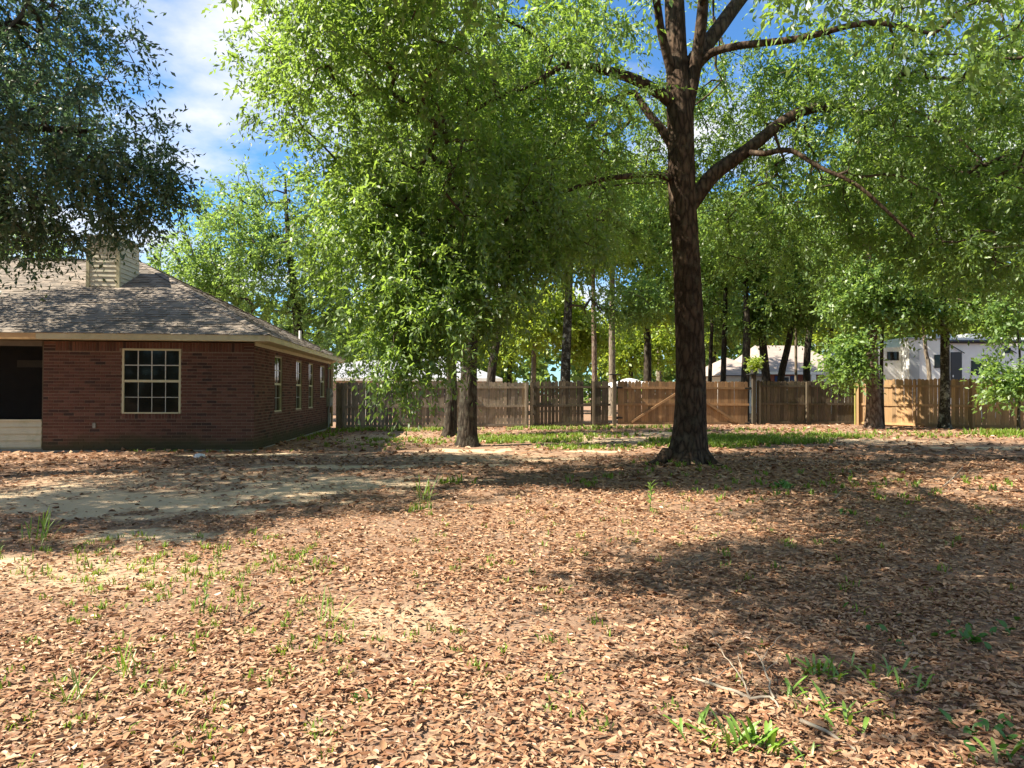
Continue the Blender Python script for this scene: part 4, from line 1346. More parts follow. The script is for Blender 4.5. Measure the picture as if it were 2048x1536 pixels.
# far wood behind everything: one mass of foliage
r = np.random.default_rng(77)
n = 2000
fx = r.uniform(-70, 75, n)
fy = r.uniform(78, 100, n)
top = 11.5 + 2.2 * np.sin(fx * 0.35) + 1.6 * np.sin(fx * 0.93 + 1.2)
fz = r.random(n) ** 0.8 * top
tp = np.stack([fx, fy, fz], -1)
v, f, t_ = leaves(tp, r.normal(size=(n, 3)) * 0.4, r, 5, 4, 1.3, 1.05, 0.62, 0.3)
me = mesh_np('woodland', v, [f], t_)
me.materials.append(M['far_leaf'])
tag(link(bpy.data.objects.new('woodland', me)), 'distant mass of woodland foliage behind the houses', 'woodland', kind='stuff')
# unseen trees behind the camera, added to darken window reflections and the front wall
n = 1100
fx = r.uniform(-32, 34, n)
fy = r.uniform(-22, -14, n)
fz = r.random(n) ** 0.9 * (12.5 + 2.0 * np.sin(fx * 0.4))
v, f, t_ = leaves(np.stack([fx, fy, fz], -1), r.normal(size=(n, 3)) * 0.4, r, 5, 4, 1.3, 0.75, 0.44, 0.3)
me = mesh_np('woodland', v, [f], t_)
me.materials.append(M['dark_leaf'])
tag(link(bpy.data.objects.new('woodland', me)), 'unseen belt of trees behind the camera, added to darken the window reflections', 'woodland', kind='stuff')


# ------------------------------------------------------------------ neighbouring houses, camper, pole, canopy
def hip_roof(b, x0, x1, y0, y1, z, h, ov=0.4, ridge=None):
    x0, x1, y0, y1 = x0 - ov, x1 + ov, y0 - ov, y1 + ov
    ym, d = (y0 + y1) / 2, (y1 - y0) / 2
    ra, rb = (x0 + min(d, (x1 - x0) / 2 - .01), x1 - min(d, (x1 - x0) / 2 - .01)) if ridge is None else ridge
    A_, B_, C_, D_ = (x0, y0, z), (x1, y0, z), (x1, y1, z), (x0, y1, z)
    E_, F_ = (ra, ym, z + h), (rb, ym, z + h)
    return b.poly([A_, B_, F_, E_]).poly([B_, C_, F_]).poly([C_, D_, E_, F_]).poly([D_, A_, E_]).poly([A_, D_, C_, B_])


def far_window(parent, x, z, w, h, y=0.0, shutter=None):
    wn_ = MB().box((x, y - 0.06, z), (x + w, y - 0.003, z + h)).build('window', M['white'], parent)
    MB().box((x + 0.07, y - 0.075, z + 0.07), (x + w - 0.07, y - 0.0605, z + h / 2 - 0.03)).build('pane', M['far_pane'], wn_)
    MB().box((x + 0.07, y - 0.075, z + h / 2 + 0.03), (x + w - 0.07, y - 0.0605, z + h - 0.07)).build('pane', M['far_pane'], wn_)
    if shutter:
        for sx in (x - 0.52, x + w + 0.07):
            MB().box((sx, y - 0.05, z - 0.02), (sx + 0.45, y - 0.003, z + h + 0.02)).build('shutter', shutter, parent)


# left: red brick house with white trim beyond the fence
HY = 44.0
h1 = tag(empty('brick_house', (X(690, HY), HY, 0), R(2)), 'low red brick house with white eaves beyond the left fence', 'house')
W1 = X(990, HY) - X(690, HY)
MB().box((-5, 0, -0.2), (W1, 8, 2.12)).build('wall', M['far_brick'], h1)
hip_roof(MB(), -5, W1, 0, 8, 2.3, 1.55, 0.45, (2.2, 6.0)).build('roof', M['far_roof_grey'], h1)
MB().box((-5.45, -0.47, 2.12), (W1 + 0.45, 8.45, 2.295)).build('fascia', M['white'], h1)
for px in (735, 830, 930):
    MB().box((X(px, HY) - X(690, HY) - 0.07, -0.42, -0.2), (X(px, HY) - X(690, HY) + 0.07, -0.28, 2.118)).build('porch_post', M['white'], h1)
far_window(h1, 0.35, 0.7, 1.1, 1.25)
far_window(h1, 1.75, 0.7, 1.6, 1.25)
far_window(h1, 5.6, 0.7, 1.1, 1.25)

# right: white garage and pink brick house with tan roof and blue shutters
HY = 46.0
h2 = tag(empty('brick_house', (X(1450, HY), HY, 0), R(4)), 'tan roofed brick house with blue shutters and white garage beyond the gate', 'house')


def hx(px):
    return X(px, HY) - X(1450, HY)


MB().box((0, 0, -0.2), (hx(1535), 7, 2.55)).build('garage', M['white'], h2)
hip_roof(MB(), 0, hx(1535), 0, 7, 2.6, 1.35, 0.45).build('roof', M['far_roof'], h2)
gd = MB().box((0.35, -0.04, -0.1), (hx(1535) - 0.35, -0.003, 2.15)).build('garage_door', M['white'], h2)
for k in range(4):
    MB().box((0.42, -0.06, 0.0 + k * 0.53), (hx(1535) - 0.42, -0.0405, 0.48 + k * 0.53)).build('door_panel', M['white'], gd)
MB().box((hx(1535) + 0.01, -0.6, -0.2), (hx(1690), 8, 2.75)).build('wall', M['far_brick'], h2)
hip_roof(MB(), hx(1535) + 0.02, hx(1690), -0.6, 8, 2.82, 2.0, 0.5, (hx(1560), hx(1664))).build('roof', M['far_roof'], h2)
MB().box((hx(1535) - 0.48, -1.12, 2.66), (hx(1690) + 0.5, 8.4, 2.815)).build('fascia', M['white'], h2)
far_window(h2, hx(1560), 0.8, hx(1570) - hx(1556), 1.75, -0.6, M['navy'])
dd_ = MB().box((hx(1602), -0.66, -0.1), (hx(1612), -0.603, 2.2)).build('front_door', M['navy'], h2)
for px in (1616, 1652):
    MB().box((hx(px) - 0.16, -1.1, -0.2), (hx(px) + 0.16, -0.8, 2.655)).build('porch_column', M['white'], h2)

# white camper beyond the newer fence
RY = 32.6
rv = tag(empty('camper', (X(1700, RY), RY, 0.1), R(-2)), 'long white fifth wheel camper with dark windows beyond the newer fence', 'camper')


def rx(px):
    return X(px, RY) - X(1700, RY)


body = MB()
prof = [(rx(1690), 0.75), (rx(2095), 0.75), (rx(2095), 3.75), (rx(2078), 3.92), (rx(1806), 3.92), (rx(1800), 3.5), (rx(1705), 3.42), (rx(1690), 3.1)]
body.prism(prof, 1, 0, 2.45).build('body', M['rv_white'], rv, 0.04)
so = MB().box((rx(1802), -0.55, 0.95), (rx(1869), -0.003, 3.80)).build('slide_out', M['rv_white'], rv, 0.03)
MB().box((rx(1802) - 0.04, -0.60, 3.805), (rx(1869) + 0.04, 0.0, 3.86)).build('slide_topper', M['rv_grey'], rv)
for (a_, b_, z0, z1, yy) in ((1773, 1796, 2.86, 3.26, 0), (1852, 1864, 2.5, 3.1, -0.55), (1937, 1968, 2.2, 2.86, 0), (2002, 2014, 3.2, 3.45, 0), (1712, 1738, 2.8, 3.2, 0)):
    wn_ = MB().box((rx(a_), yy - 0.03, z0), (rx(b_), yy - 0.004, z1)).build('window', M['black'], rv, 0.01)
    MB().box((rx(a_) + 0.03, yy - 0.036, z0 + 0.03), (rx(b_) - 0.03, yy - 0.0305, z1 - 0.03)).build('pane', M['pane'], wn_)
dr = MB().box((rx(1897), -0.03, 1.15), (rx(1919), -0.004, 3.25)).build('door', M['black'], rv, 0.01)
MB().box((rx(1898) + 0.04, -0.05, 2.1), (rx(1898) + 0.1, -0.0305, 2.2)).build('handle', M['metal'], dr)
MB().box((rx(1804), -0.58, 1.0), (rx(1823), -0.553, 3.3)).build('side_panel', M['rv_grey'], so)
MB().tube([(rx(1885), -0.12, 3.72), (rx(2080), -0.12, 3.72)], [0.085, 0.085], 10).build('awning', M['black'], rv)
for px in (1884, 1985):
    MB().tube([(rx(px) + 0.1, -0.1, 3.66), (rx(px) + 0.9, -0.06, 3.2)], [0.02, 0.02], 6).build('awning_arm', M['black'], rv)
MB().box((rx(1875), -0.06, 3.3), (rx(1884), -0.004, 3.68)).build('vent_hood', M['black'], rv)
for px in (1880, 1945):
    MB().box((rx(px), 0.6, 3.925), (rx(px) + 0.8, 1.5, 4.15)).build('roof_unit', M['rv_grey'], rv, 0.04)
for px in (1950, 1990):
    w_ = MB().tube([(rx(px), -0.02, 0.42), (rx(px), 0.28, 0.42)], [0.42, 0.42], 20).build('wheel', M['rubber'], rv)
    MB().tube([(rx(px), -0.045, 0.42), (rx(px), -0.021, 0.42)], [0.22, 0.24], 14).build('rim', M['metal'], w_)
MB().box((rx(1730), 0.3, 0.0), (rx(1733), 0.45, 0.75)).build('landing_leg', M['black'], rv)

# pole with a crossarm
pp = (X(1592, 40), 40.0)
pole = tag(empty('utility_pole', (pp[0], pp[1], 0)), 'thin dark pole with a short crossarm before the tan roof', 'pole')
MB().tube([(0, 0, -0.1), (0, 0, 6.2)], [0.085, 0.065], 10).build('post', M['dark_wood'], pole)
MB().box((-0.12, -0.12, 5.12), (0.62, -0.07, 5.22)).build('crossarm', M['dark_wood'], pole)

# white canopy whose roof shows over the gate
cp = (X(1258, 38), 38.0)
cano = tag(empty('canopy', (cp[0], cp[1], 0), R(5)), 'white canopy roof with small vented cap showing over the gate', 'canopy')
b = MB()
for (p, q) in (((-1.1, -1.1), (1.1, -1.1)), ((1.1, -1.1), (1.1, 1.1)), ((1.1, 1.1), (-1.1, 1.1)), ((-1.1, 1.1), (-1.1, -1.1))):
    b.poly([(p[0], p[1], 1.92), (q[0], q[1], 1.92), (q[0] * .3, q[1] * .3, 2.10), (p[0] * .3, p[1] * .3, 2.10)])
    b.poly([(p[0], p[1], 1.72), (q[0], q[1], 1.72), (q[0], q[1], 1.92), (p[0], p[1], 1.92)])
b.build('roof_fabric', M['canvas'], cano)
b = MB()
for (p, q) in (((-.42, -.42), (.42, -.42)), ((.42, -.42), (.42, .42)), ((.42, .42), (-.42, .42)), ((-.42, .42), (-.42, -.42))):
    b.poly([(p[0], p[1], 2.12), (q[0], q[1], 2.12), (0, 0, 2.22)])
b.build('vent_cap', M['canvas'], cano)
for sx in (-1.05, 1.05):
    for sy in (-1.05, 1.05):
        MB().box((sx - 0.02, sy - 0.02, -0.05), (sx + 0.02, sy + 0.02, 1.9)).build('leg', M['metal'], cano)

# potted plant on the right gate post
q = fpt(s_at(1506))
gpz = float(gz(*q)) + 2.10
pot = tag(empty('potted_plant', (q[0] + 0.006, q[1] - 0.075, gpz)), 'bushy potted plant on top of the right gate post', 'plant')
MB().tube([(0, 0, 0.0), (0, 0, 0.16)], [0.11, 0.16], 14).build('pot', M['terracotta'], pot)
r = np.random.default_rng(9)
tp = lobes_sample([(0, 0, 0.42, 0.26, 0.26, 0.24)], 40, r)
tp[:8] = (0, 0, 0.2)
v, f, t_ = leaves(tp, r.normal(size=(40, 3)) * 0.5 + (0, 0, 0.3), r, 4, 7, 0.22, 0.10, 0.045, 0.3)
me = mesh_np('foliage', v, [f], t_)
me.materials.append(M['bright_leaf'])
link(bpy.data.objects.new('foliage', me), pot)

# ------------------------------------------------------------------ leaf litter
r = np.random.default_rng(5)


def litter_points(y0, y1, density, r):
    """points across the strip of yard between two distances, wider than the view by two metres"""
    w0, w1 = 0.74 * y0 + 2, 0.74 * y1 + 2
    area = (y1 - y0) * (w0 + w1)
    n = int(area * density)
    y = r.uniform(y0, y1, n)
    x = r.uniform(-1, 1, n) * (0.74 * y + 2)
    s = sandy(x, y)
    dens_n = 0.66 + 0.22 * np.sin(1.3 * x + 0.9 * y) * np.sin(0.7 * x - 1.7 * y + 2) + 0.20 * np.sin(3.7 * x - 2.1 * y) * np.sin(2.9 * y + 1.7 * x + 1)
    keep = (r.random(n) < (1 - 0.90 * np.clip(s * 1.3 - 0.1, 0, 1))) & (r.random(n) < 1 - 0.55 * thin(x, y)) & (r.random(n) < dens_n)
    # no litter inside the house, past the fence line or through the trunk
    lx, ly = x - HO[0], y - HO[1]
    uu, vv_ = lx * eu[0] + ly * eu[1], lx * ev[0] + ly * ev[1]
    keep &= ~((uu < 0.06) & (vv_ > -0.05))
    keep &= y < FO[1] + (x - FO[0]) * math.tan(FA) - 0.1
    keep &= np.hypot(x - TREE[0], y - TREE[1]) > 0.55
    return x[keep], y[keep]


def litter(x, y, r, ll, lw, curl=1.0):
    n = len(x)
    yaw = r.uniform(0, 2 * np.pi, n)
    tilt = r.normal(size=n) * 0.15 * curl
    roll = r.normal(size=n) * 0.20 * curl
    s = 0.55 + 0.95 * r.random(n) ** 1.4
    L_, W_ = ll * s, lw * s * (0.75 + 0.5 * r.random(n))
    cu = r.normal(size=n) * 0.20 * curl
    fo = (0.0 + 0.40 * r.random(n) ** 1.8) * curl
    loc = np.zeros((n, 6, 3))
    loc[:, 0, 0] = -L_ / 2
    loc[:, 3, 0] = L_ / 2
    loc[:, 0, 2] = cu * L_ * 0.7
    loc[:, 3, 2] = cu * L_
    sk = r.normal(size=n) * 0.05
    for i, (tx, wy) in enumerate(((-0.20, 0.42), (0.18, 0.46))):
        for sgn, k in ((1, 1 + i), (-1, 5 - i)):
            loc[:, k, 0] = L_ * (tx + sgn * sk)
            loc[:, k, 1] = sgn * W_ * wy
            loc[:, k, 2] = fo * W_ * (1 if sgn > 0 else 0.6 + 0.5 * r.random(n)) + 0.25 * cu * L_
    ct, st = np.cos(tilt)[:, None], np.sin(tilt)[:, None]
    x1, z1 = loc[..., 0] * ct - loc[..., 2] * st, loc[..., 0] * st + loc[..., 2] * ct
    cr_, sr_ = np.cos(roll)[:, None], np.sin(roll)[:, None]
    y2, z2 = loc[..., 1] * cr_ - z1 * sr_, loc[..., 1] * sr_ + z1 * cr_
    cy, sy = np.cos(yaw)[:, None], np.sin(yaw)[:, None]
    V = np.stack([x1 * cy - y2 * sy + x[:, None], x1 * sy + y2 * cy + y[:, None], z2], -1)
    zb = gz(x, y)
    V[..., 2] += (zb + 0.004 - np.minimum(z2.min(1), 0) * 0.75 + r.random(n) * 0.016)[:, None]
    b = np.arange(n)[:, None] * 6
    F1 = np.concatenate([b + [0, 3, 2, 1], b + [0, 5, 4, 3]])
    tint = np.tile(np.clip(r.normal(0.57, 0.22, n), 0, 1), 2)
    return V.reshape(-1, 3), F1, tint


bands = [(1.7, 3.1, 4100, 0.037, 0.0145), (3.1, 4.9, 2900, 0.039, 0.0155), (4.9, 8.2, 1250, 0.048, 0.0195), (8.2, 11.0, 520, 0.064, 0.027), (11.0, 15.5, 230, 0.088, 0.037), (15.5, 31.0, 34, 0.14, 0.06)]
V, Fs, Ts, off = [], [], [], 0
for (y0, y1, dn, ll, lw) in bands:
    x, y = litter_points(y0, y1, dn, r)
    v, f, t_ = litter(x, y, r, ll, lw)
    V.append(v)
    Fs.append(f + off)
    Ts.append(t_)
    off += len(v)
me = mesh_np('leaf_litter', np.vstack(V), [np.vstack(Fs)], np.concatenate(Ts))
me.materials.append(M['dry_leaf'])
tag(link(bpy.data.objects.new('leaf_litter', me)), 'brown dry oak leaves carpeting the yard', 'leaf litter', kind='stuff')
print('litter tris', sum(len(f) for f in Fs))

# the largest fallen leaves, nearest the camera, one by one
lm_ = []
for k in range(8):
    v, f, t_ = litter(np.zeros(1), np.zeros(1), np.random.default_rng(900 + k), 0.048, 0.018)
    me = mesh_np('fallen_leaf', v - (0, 0, float(gz(0, 0))), [f], t_ * 0)
    me.materials.append(M['dry_leaf'])
    lm_.append(me)
for k in range(300):
    y = r.uniform(2.02, 3.1)
    x = r.uniform(-0.74, 0.74) * y
    o = bpy.data.objects.new('fallen_leaf', lm_[r.integers(8)])
    o.location = (x, y, float(gz(x, y)) + 0.012)
    o.rotation_euler = (r.normal() * 0.12, r.normal() * 0.12, r.uniform(0, 6.28))
    s = r.uniform(0.85, 1.3)
    o.scale = (s, s, s)
    link(o, ground)

# ------------------------------------------------------------------ grass
GR = [(6.4, 19.8, 2.6, 1.3, 5200, 0.14), (8.2, 21.6, 3.0, 0.9, 2600, 0.12), (5.0, 18.6, 1.8, 1.0, 1700, 0.11), (0.3, 20.5, 2.0, 1.2, 2600, 0.13), (1.2, 22.5, 3.0, 1.5, 2200, 0.12), (2.0, 18.0, 1.6, 0.9, 1100, 0.10),
      (-2.3, 20.6, 2.2, 0.9, 700, 0.11), (-4.0, 26.5, 3.0, 0.8, 1700, 0.15), (3.0, 26.8, 3.4, 0.9, 1700, 0.15), (8.5, 24.5, 4.5, 1.4, 700, 0.11), (13.0, 22.5, 4.0, 1.6, 900, 0.12), (16.5, 22.5, 2.0, 1.6, 1500, 0.2),
      (-3.0, 6.0, 1.4, 1.0, 900, 0.065), (-2.2, 5.2, 1.1, 1.0, 600, 0.06), (-1.6, 3.9, 1.2, 0.6, 420, 0.05), (-1.9, 3.0, 1.0, 0.45, 380, 0.05), (0.0, 6.5, 3.0, 3.0, 700, 0.055), (3.5, 7.0, 3.5, 3.5, 620, 0.065), (0.6, 3.2, 1.6, 0.9, 300, 0.045),
      (4.4, 11.0, 4.0, 2.0, 900, 0.09), (-5.2, 5.9, 1.0, 0.8, 260, 0.08), (-1.2, 8.6, 0.3, 0.25, 60, 0.12), (-0.9, 10.8, 0.5, 0.3, 60, 0.14), (3.3, 13.6, 1.0, 0.7, 260, 0.10), (-3.3, 20.0, 1.8, 3.0, 700, 0.10),
      (-6.1, 24.0, 0.5, 3.5, 500, 0.13), (-7.5, 16.5, 2.6, 0.2, 200, 0.07)]
V, Fs, F3, Ts, T3, off = [], [], [], [], [], 0
r = np.random.default_rng(15)
for (cx, cy, a_, b_, n, hh) in GR:
    ncl = max(3, n // 9)
    th = r.uniform(0, 6.28, ncl)
    rr = np.sqrt(r.random(ncl)) ** 1.2
    tx, ty = cx + a_ * rr * np.cos(th), cy + b_ * rr * np.sin(th)
    k = r.integers(ncl, size=n)
    x, y = tx[k] + r.normal(size=n) * 0.025, ty[k] + r.normal(size=n) * 0.025
    h = hh * (0.45 + 0.9 * r.random(n))
    az = r.uniform(0, 6.28, n)
    lean = h * (0.15 + 0.7 * r.random(n))
    w = (0.0035 + 0.0030 * r.random(n)) * (1.0 if cy < 9 else 2.1)
    dx, dy = np.cos(az), np.sin(az)
    z = gz(x, y)
    B = np.stack([x, y, z - 0.005], -1)
    S = np.stack([-dy, dx, np.zeros(n)], -1) * w[:, None]
    mid = B + np.stack([dx * lean * .35, dy * lean * .35, h * 0.62], -1)
    tip = B + np.stack([dx * lean, dy * lean, h * (1 - 0.25 * lean / h)], -1)
    vv_ = np.stack([B - S, B + S, mid + S * 0.8, mid - S * 0.8, tip], 1).reshape(-1, 3)
    b = np.arange(n)[:, None] * 5 + off
    Fs.append(b + [0, 1, 2, 3])
    F3.append(b + [3, 2, 4])
    t_ = np.clip(r.normal(0.5, 0.25, n), 0, 1)
    Ts.append(t_)
    V.append(vv_)
    off += len(vv_)
me = mesh_np('grass', np.vstack(V), [np.vstack(Fs), np.vstack(F3)], np.concatenate(Ts + Ts))
me.materials.append(M['grass'])
tag(link(bpy.data.objects.new('grass', me)), 'sparse green grass growing through the leaf litter', 'grass', kind='stuff')


# ------------------------------------------------------------------ weeds and sticks
def blade_leaf(name, L_, W_, arch, m, seed, heart=False):
    """a lance shaped leaf arching out along +x"""
    rr = np.random.default_rng(seed)
    n = 6
    V, F_ = [], []
    for i in range(n + 1):
        t = i / n
        a = arch * t
        x_, z_ = L_ * (math.sin(a) / arch if arch > .01 else t), L_ * ((math.cos(a * 0.9) - 1) / arch * 0.9 + t * 0.75)
        w = W_ / 2 * (math.sin(math.pi * min(1, (t * 0.92 + 0.08))) ** (0.55 if heart else 0.75)) * (1.25 - 0.5 * t if heart else 1)
        V += [(x_, w, z_ + w * 0.25), (x_, 0, z_), (x_, -w, z_ + w * 0.25)]
    for i in range(n):
        b = i * 3
        F_ += [[b, b + 1, b + 4, b + 3], [b + 1, b + 2, b + 5, b + 4]]
    me = bpy.data.meshes.new(name)
    me.from_pydata(V, [], F_)
    at = me.attributes.new('tint', 'FLOAT', 'FACE')
    at.data.foreach_set('value', np.clip(rr.normal(0.55, 0.15) + np.zeros(len(F_)), 0, 1).astype(np.float32))
    me.polygons.foreach_set('use_smooth', [True] * len(F_))
    me.materials.append(m)
    return me


weed_leaves = [blade_leaf('leaf', 0.14, 0.017, a_, M['weed_leaf'], 60 + k) for k, a_ in enumerate((0.9, 1.2, 1.5, 1.8))]
broad_leaves = [blade_leaf('leaf', 0.068, 0.036, a_, M['ivy_leaf'], 70 + k, True) for k, a_ in enumerate((0.7, 1.1, 1.4))]
fine_leaves = [blade_leaf('leaf', 0.22, 0.009, a_, M['weed_leaf'], 80 + k) for k, a_ in enumerate((0.5, 0.8, 1.2))]
sprig_leaves = [blade_leaf('leaf', 0.06, 0.016, a_, M['mid_leaf'], 90 + k) for k, a_ in enumerate((0.7, 1.0, 1.3))]


def weed(px, py, n, size, meshes, label, spread=0.03, up=0.3, stem=0.0, name='weed', group='weeds in the leaf litter'):
    x, y = pw(px, py)
    z = float(gz(x, y))
    root = tag(empty(name, (x, y, z)), label, 'weed', group)
    if stem:
        pts = [(0, 0, -0.01), (0.01, 0.0, stem * 0.4), (0.02, 0.01, stem * 0.75), (0.015, 0.02, stem)]
        MB().tube(pts, [0.004, 0.0035, 0.003, 0.002], 5).build('stem', M['ivy_leaf'], root)
    for i in range(n):
        o = bpy.data.objects.new('leaf', meshes[random.randrange(len(meshes))])
        zz_ = 0.004 + (stem * (0.25 + 0.75 * i / n) if stem else 0)
        o.location = (random.gauss(0, spread), random.gauss(0, spread), zz_) if not stem else (0.012 * zz_ / stem, 0.008 * zz_ / stem, zz_)
        o.rotation_euler = (random.gauss(0, 0.15), -random.uniform(0, up), i * 2.4 + random.uniform(-0.5, 0.5))
        s = size * random.uniform(0.75, 1.25)
        o.scale = (s, s, s)
        link(o, root)
    return root


weed(1500, 1492, 40, 1.0, weed_leaves, 'largest bright green leafy weed clump at the bottom right edge', 0.05, 0.7)
weed(1405, 1478, 18, 0.8, weed_leaves, 'smaller bright green weed left of the largest clump', 0.05, 0.6)
weed(1645, 1345, 30, 0.95, weed_leaves, 'upright bright green weed right of the fallen branch', 0.05, 0.9)
weed(1600, 1392, 10, 0.8, weed_leaves, 'low bright green weed touching the fallen branch tip', 0.05, 0.5)
weed(1668, 1430, 20, 0.9, weed_leaves, 'flat spreading green weed below the upright one', 0.06, 0.4)
weed(1770, 1352, 18, 0.8, weed_leaves, 'trailing green weed half in the shade at right', 0.08, 0.6)
weed(1825, 1385, 9, 0.7, weed_leaves, 'small trailing weed just right of the half shaded one', 0.08, 0.4)
weed(1620, 1520, 7, 0.6, weed_leaves, 'little bright weed at the very bottom right of centre', 0.04, 0.5)
weed(1770, 1258, 9, 0.85, broad_leaves, 'dark rounded leaf creeper in the shade, leftmost of the creepers', 0.12, 0.5)
weed(1950, 1295, 12, 1.0, broad_leaves, 'thickest dark green creeper in the right shade', 0.12, 0.6)
weed(1925, 1268, 8, 0.9, broad_leaves, 'dark creeper just above the thickest one', 0.10, 0.5)
weed(2030, 1262, 8, 0.9, broad_leaves, 'dark creeper at the right edge of the picture', 0.10, 0.5)
weed(1990, 1478, 10, 1.1, broad_leaves, 'glossy broad leaf weed in the bottom right corner', 0.10, 0.7)
weed(1935, 1455, 7, 0.9, broad_leaves, 'small broad leaf weed left of the corner one', 0.08, 0.5)
weed(2010, 1505, 7, 0.8, weed_leaves, 'bright grassy weed below the glossy corner weed', 0.06, 0.5)
weed(725, 1395, 8, 0.55, broad_leaves, 'small pale rosette weed in the sunny litter at bottom left of centre', 0.03, 0.4)
weed(1128, 1398, 8, 0.45, weed_leaves, 'tiny bright weed in the sunny litter at bottom centre', 0.03, 0.4)
weed(258, 1345, 13, 0.75, fine_leaves, 'tall grassy tuft alone in the sunny litter at bottom left', 0.02, 1.0, name='grass_tuft')
weed(152, 1400, 16, 0.7, fine_leaves, 'spreading grassy tuft at the far bottom left', 0.04, 0.8, name='grass_tuft')
weed(85, 1090, 20, 1.15, fine_leaves, 'tall feathery grass tuft beside the sandy patch at left', 0.05, 1.1, name='grass_tuft')
weed(668, 1250, 15, 0.8, fine_leaves, 'dark grassy tuft in the sunny litter left of centre', 0.05, 0.8, name='grass_tuft')
weed(850, 1000, 16, 1.4, fine_leaves, 'yellowish grass tuft at the shadow edge in the middle', 0.06, 0.9, name='grass_tuft')
weed(1300, 1025, 22, 1.5, sprig_leaves, 'leafy sprig growing in the shade below the big trunk', 0.05, 0.5, 0.32)
weed(1575, 975, 18, 1.8, broad_leaves, 'dark leafy sprig in the shade right of the big trunk', 0.09, 0.5)
weed(1690, 1025, 8, 0.9, broad_leaves, 'pale little sprig farther right in the shade', 0.06, 0.5)
weed(410, 1235, 12, 0.9, sprig_leaves, 'thin sprouting weed above the dark stick at left', 0.04, 0.4, 0.20)


def stick(name, label, branches, m, cat='branch'):
    """branches: lists of px, py on the ground, lift, radius"""
    x0, y0 = pw(branches[0][0][0], branches[0][0][1])
    root = tag(empty(name, (x0, y0, float(gz(x0, y0)))), label, cat)
    for i, br in enumerate(branches):
        rows = []
        for (px, py, lift, rad) in br:
            x, y = pw(px, py)
            rad *= 0.72
            rows.append((x - x0, y - y0, float(gz(x, y) - gz(x0, y0)) + lift + rad, rad))
        q = dens(rows, 0.04)
        jit = np.random.default_rng(i).normal(size=(len(q), 3)) * 0.0025
        MB().tube(q[:, :3] + jit, q[:, 3], 7).build('stem' if i == 0 else 'side_twig', m, root, smooth=True)
    return root


stick('fallen_branch', 'pale bare fallen branch with forking twigs lying in the sun at right',
      [[(1385, 1356, 0.01, 0.009), (1430, 1372, 0.015, 0.011), (1475, 1390, 0.02, 0.011), (1500, 1402, 0.015, 0.012), (1540, 1398, 0.02, 0.009), (1560, 1420, 0.01, 0.006)],
       [(1500, 1400, 0.015, 0.006), (1488, 1375, 0.04, 0.005), (1465, 1350, 0.07, 0.004), (1440, 1320, 0.09, 0.003), (1424, 1290, 0.10, 0.002)],
       [(1465, 1352, 0.07, 0.003), (1440, 1364, 0.05, 0.003), (1410, 1370, 0.03, 0.002)],
       [(1545, 1400, 0.02, 0.007), (1534, 1370, 0.06, 0.006), (1520, 1345, 0.09, 0.005), (1508, 1330, 0.10, 0.003)],
       [(1522, 1348, 0.09, 0.003), (1540, 1326, 0.11, 0.003), (1560, 1306, 0.12, 0.002)],
       [(1486, 1372, 0.045, 0.003), (1482, 1350, 0.07, 0.003), (1476, 1328, 0.09, 0.002)],
       [(1530, 1362, 0.07, 0.003), (1552, 1345, 0.08, 0.002), (1562, 1330, 0.09, 0.002)]], M['dead_wood'])
stick('fallen_stick', 'dark broken stick lying in the sunny litter at lower left', [[(532, 1226, 0.02, 0.010), (500, 1243, 0.012, 0.011), (468, 1256, 0.0, 0.011), (425, 1264, 0.0, 0.008)],
                                                                                [(466, 1254, 0.0, 0.005), (466, 1240, 0.05, 0.004), (464, 1225, 0.09, 0.003)]], M['dark_stick'], 'stick')
stick('fallen_stick', 'long grey stick at the bottom right running below the green weeds', [[(1600, 1450, 0.02, 0.012), (1650, 1470, 0.02, 0.010), (1710, 1500, 0.01, 0.008), (1760, 1525, 0.0, 0.005)]], M['dead_wood'], 'stick')
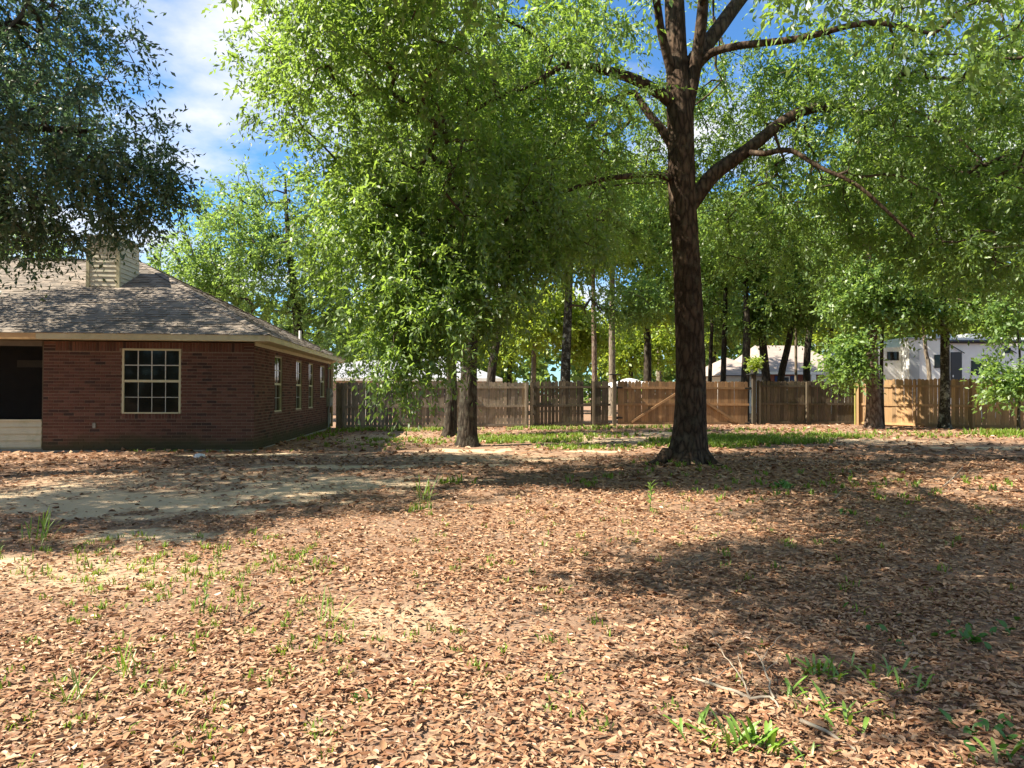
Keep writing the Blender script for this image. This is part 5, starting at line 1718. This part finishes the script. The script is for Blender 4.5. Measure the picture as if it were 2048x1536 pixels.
stick('fallen_stick', 'thin twisted dark twig in the litter below the broken stick', [[(370, 1250, 0.01, 0.006), (335, 1270, 0.0, 0.006), (300, 1290, 0.0, 0.006), (275, 1298, 0.0, 0.004)]], M['dark_stick'], 'stick')
stick('fallen_stick', 'long thin pale twig in the shade far right', [[(1885, 975, 0.03, 0.010), (1905, 958, 0.05, 0.010), (1925, 938, 0.06, 0.008)]], M['dead_wood'], 'stick')
stick('fallen_stick', 'dark fallen twig in the shade right of the big oak', [[(1695, 972, 0.0, 0.012), (1715, 985, 0.0, 0.012), (1735, 993, 0.0, 0.009)]], M['dark_stick'], 'stick')
stick('fallen_stick', 'short pale twig in the shade below the dark twig', [[(1655, 1012, 0.0, 0.009), (1668, 1000, 0.01, 0.009), (1682, 986, 0.03, 0.007)]], M['dead_wood'], 'stick')
stick('fallen_stick', 'thin grey twig left of the pale fallen branch', [[(1318, 1345, 0.0, 0.004), (1350, 1328, 0.01, 0.004), (1385, 1315, 0.01, 0.003)]], M['dead_wood'], 'stick')

# small white scrap by the house wall
x, y = pw(401, 915)
scrap = MB()
rr = np.random.default_rng(4)
ring = [(0.12 * math.cos(a) * (0.8 + 0.4 * rr.random()), 0.09 * math.sin(a) * (0.8 + 0.4 * rr.random())) for a in np.arange(9) * 2 * math.pi / 9]
scrap.v = [(p, q, 0.0) for p, q in ring] + [(p * 0.8, q * 0.8, 0.05 + 0.03 * rr.random()) for p, q in ring] + [(0, 0, 0.085)]
scrap.f = [[i, (i + 1) % 9, 9 + (i + 1) % 9, 9 + i] for i in range(9)] + [[9 + i, 9 + (i + 1) % 9, 18] for i in range(9)] + [list(range(9))[::-1]]
so = scrap.build('litter_scrap', M['white'], None)
so.location = (x, y, float(gz(x, y)) + 0.002)
tag(so, 'crumpled white scrap lying on the ground by the brick wall', 'scrap')

tri = sum(sum(len(p.vertices) - 2 for p in o.data.polygons) if len(o.data.polygons) < 2000 else len(o.data.polygons) * 2 for o in sc.objects if o.type == 'MESH')
print('triangles about', tri)
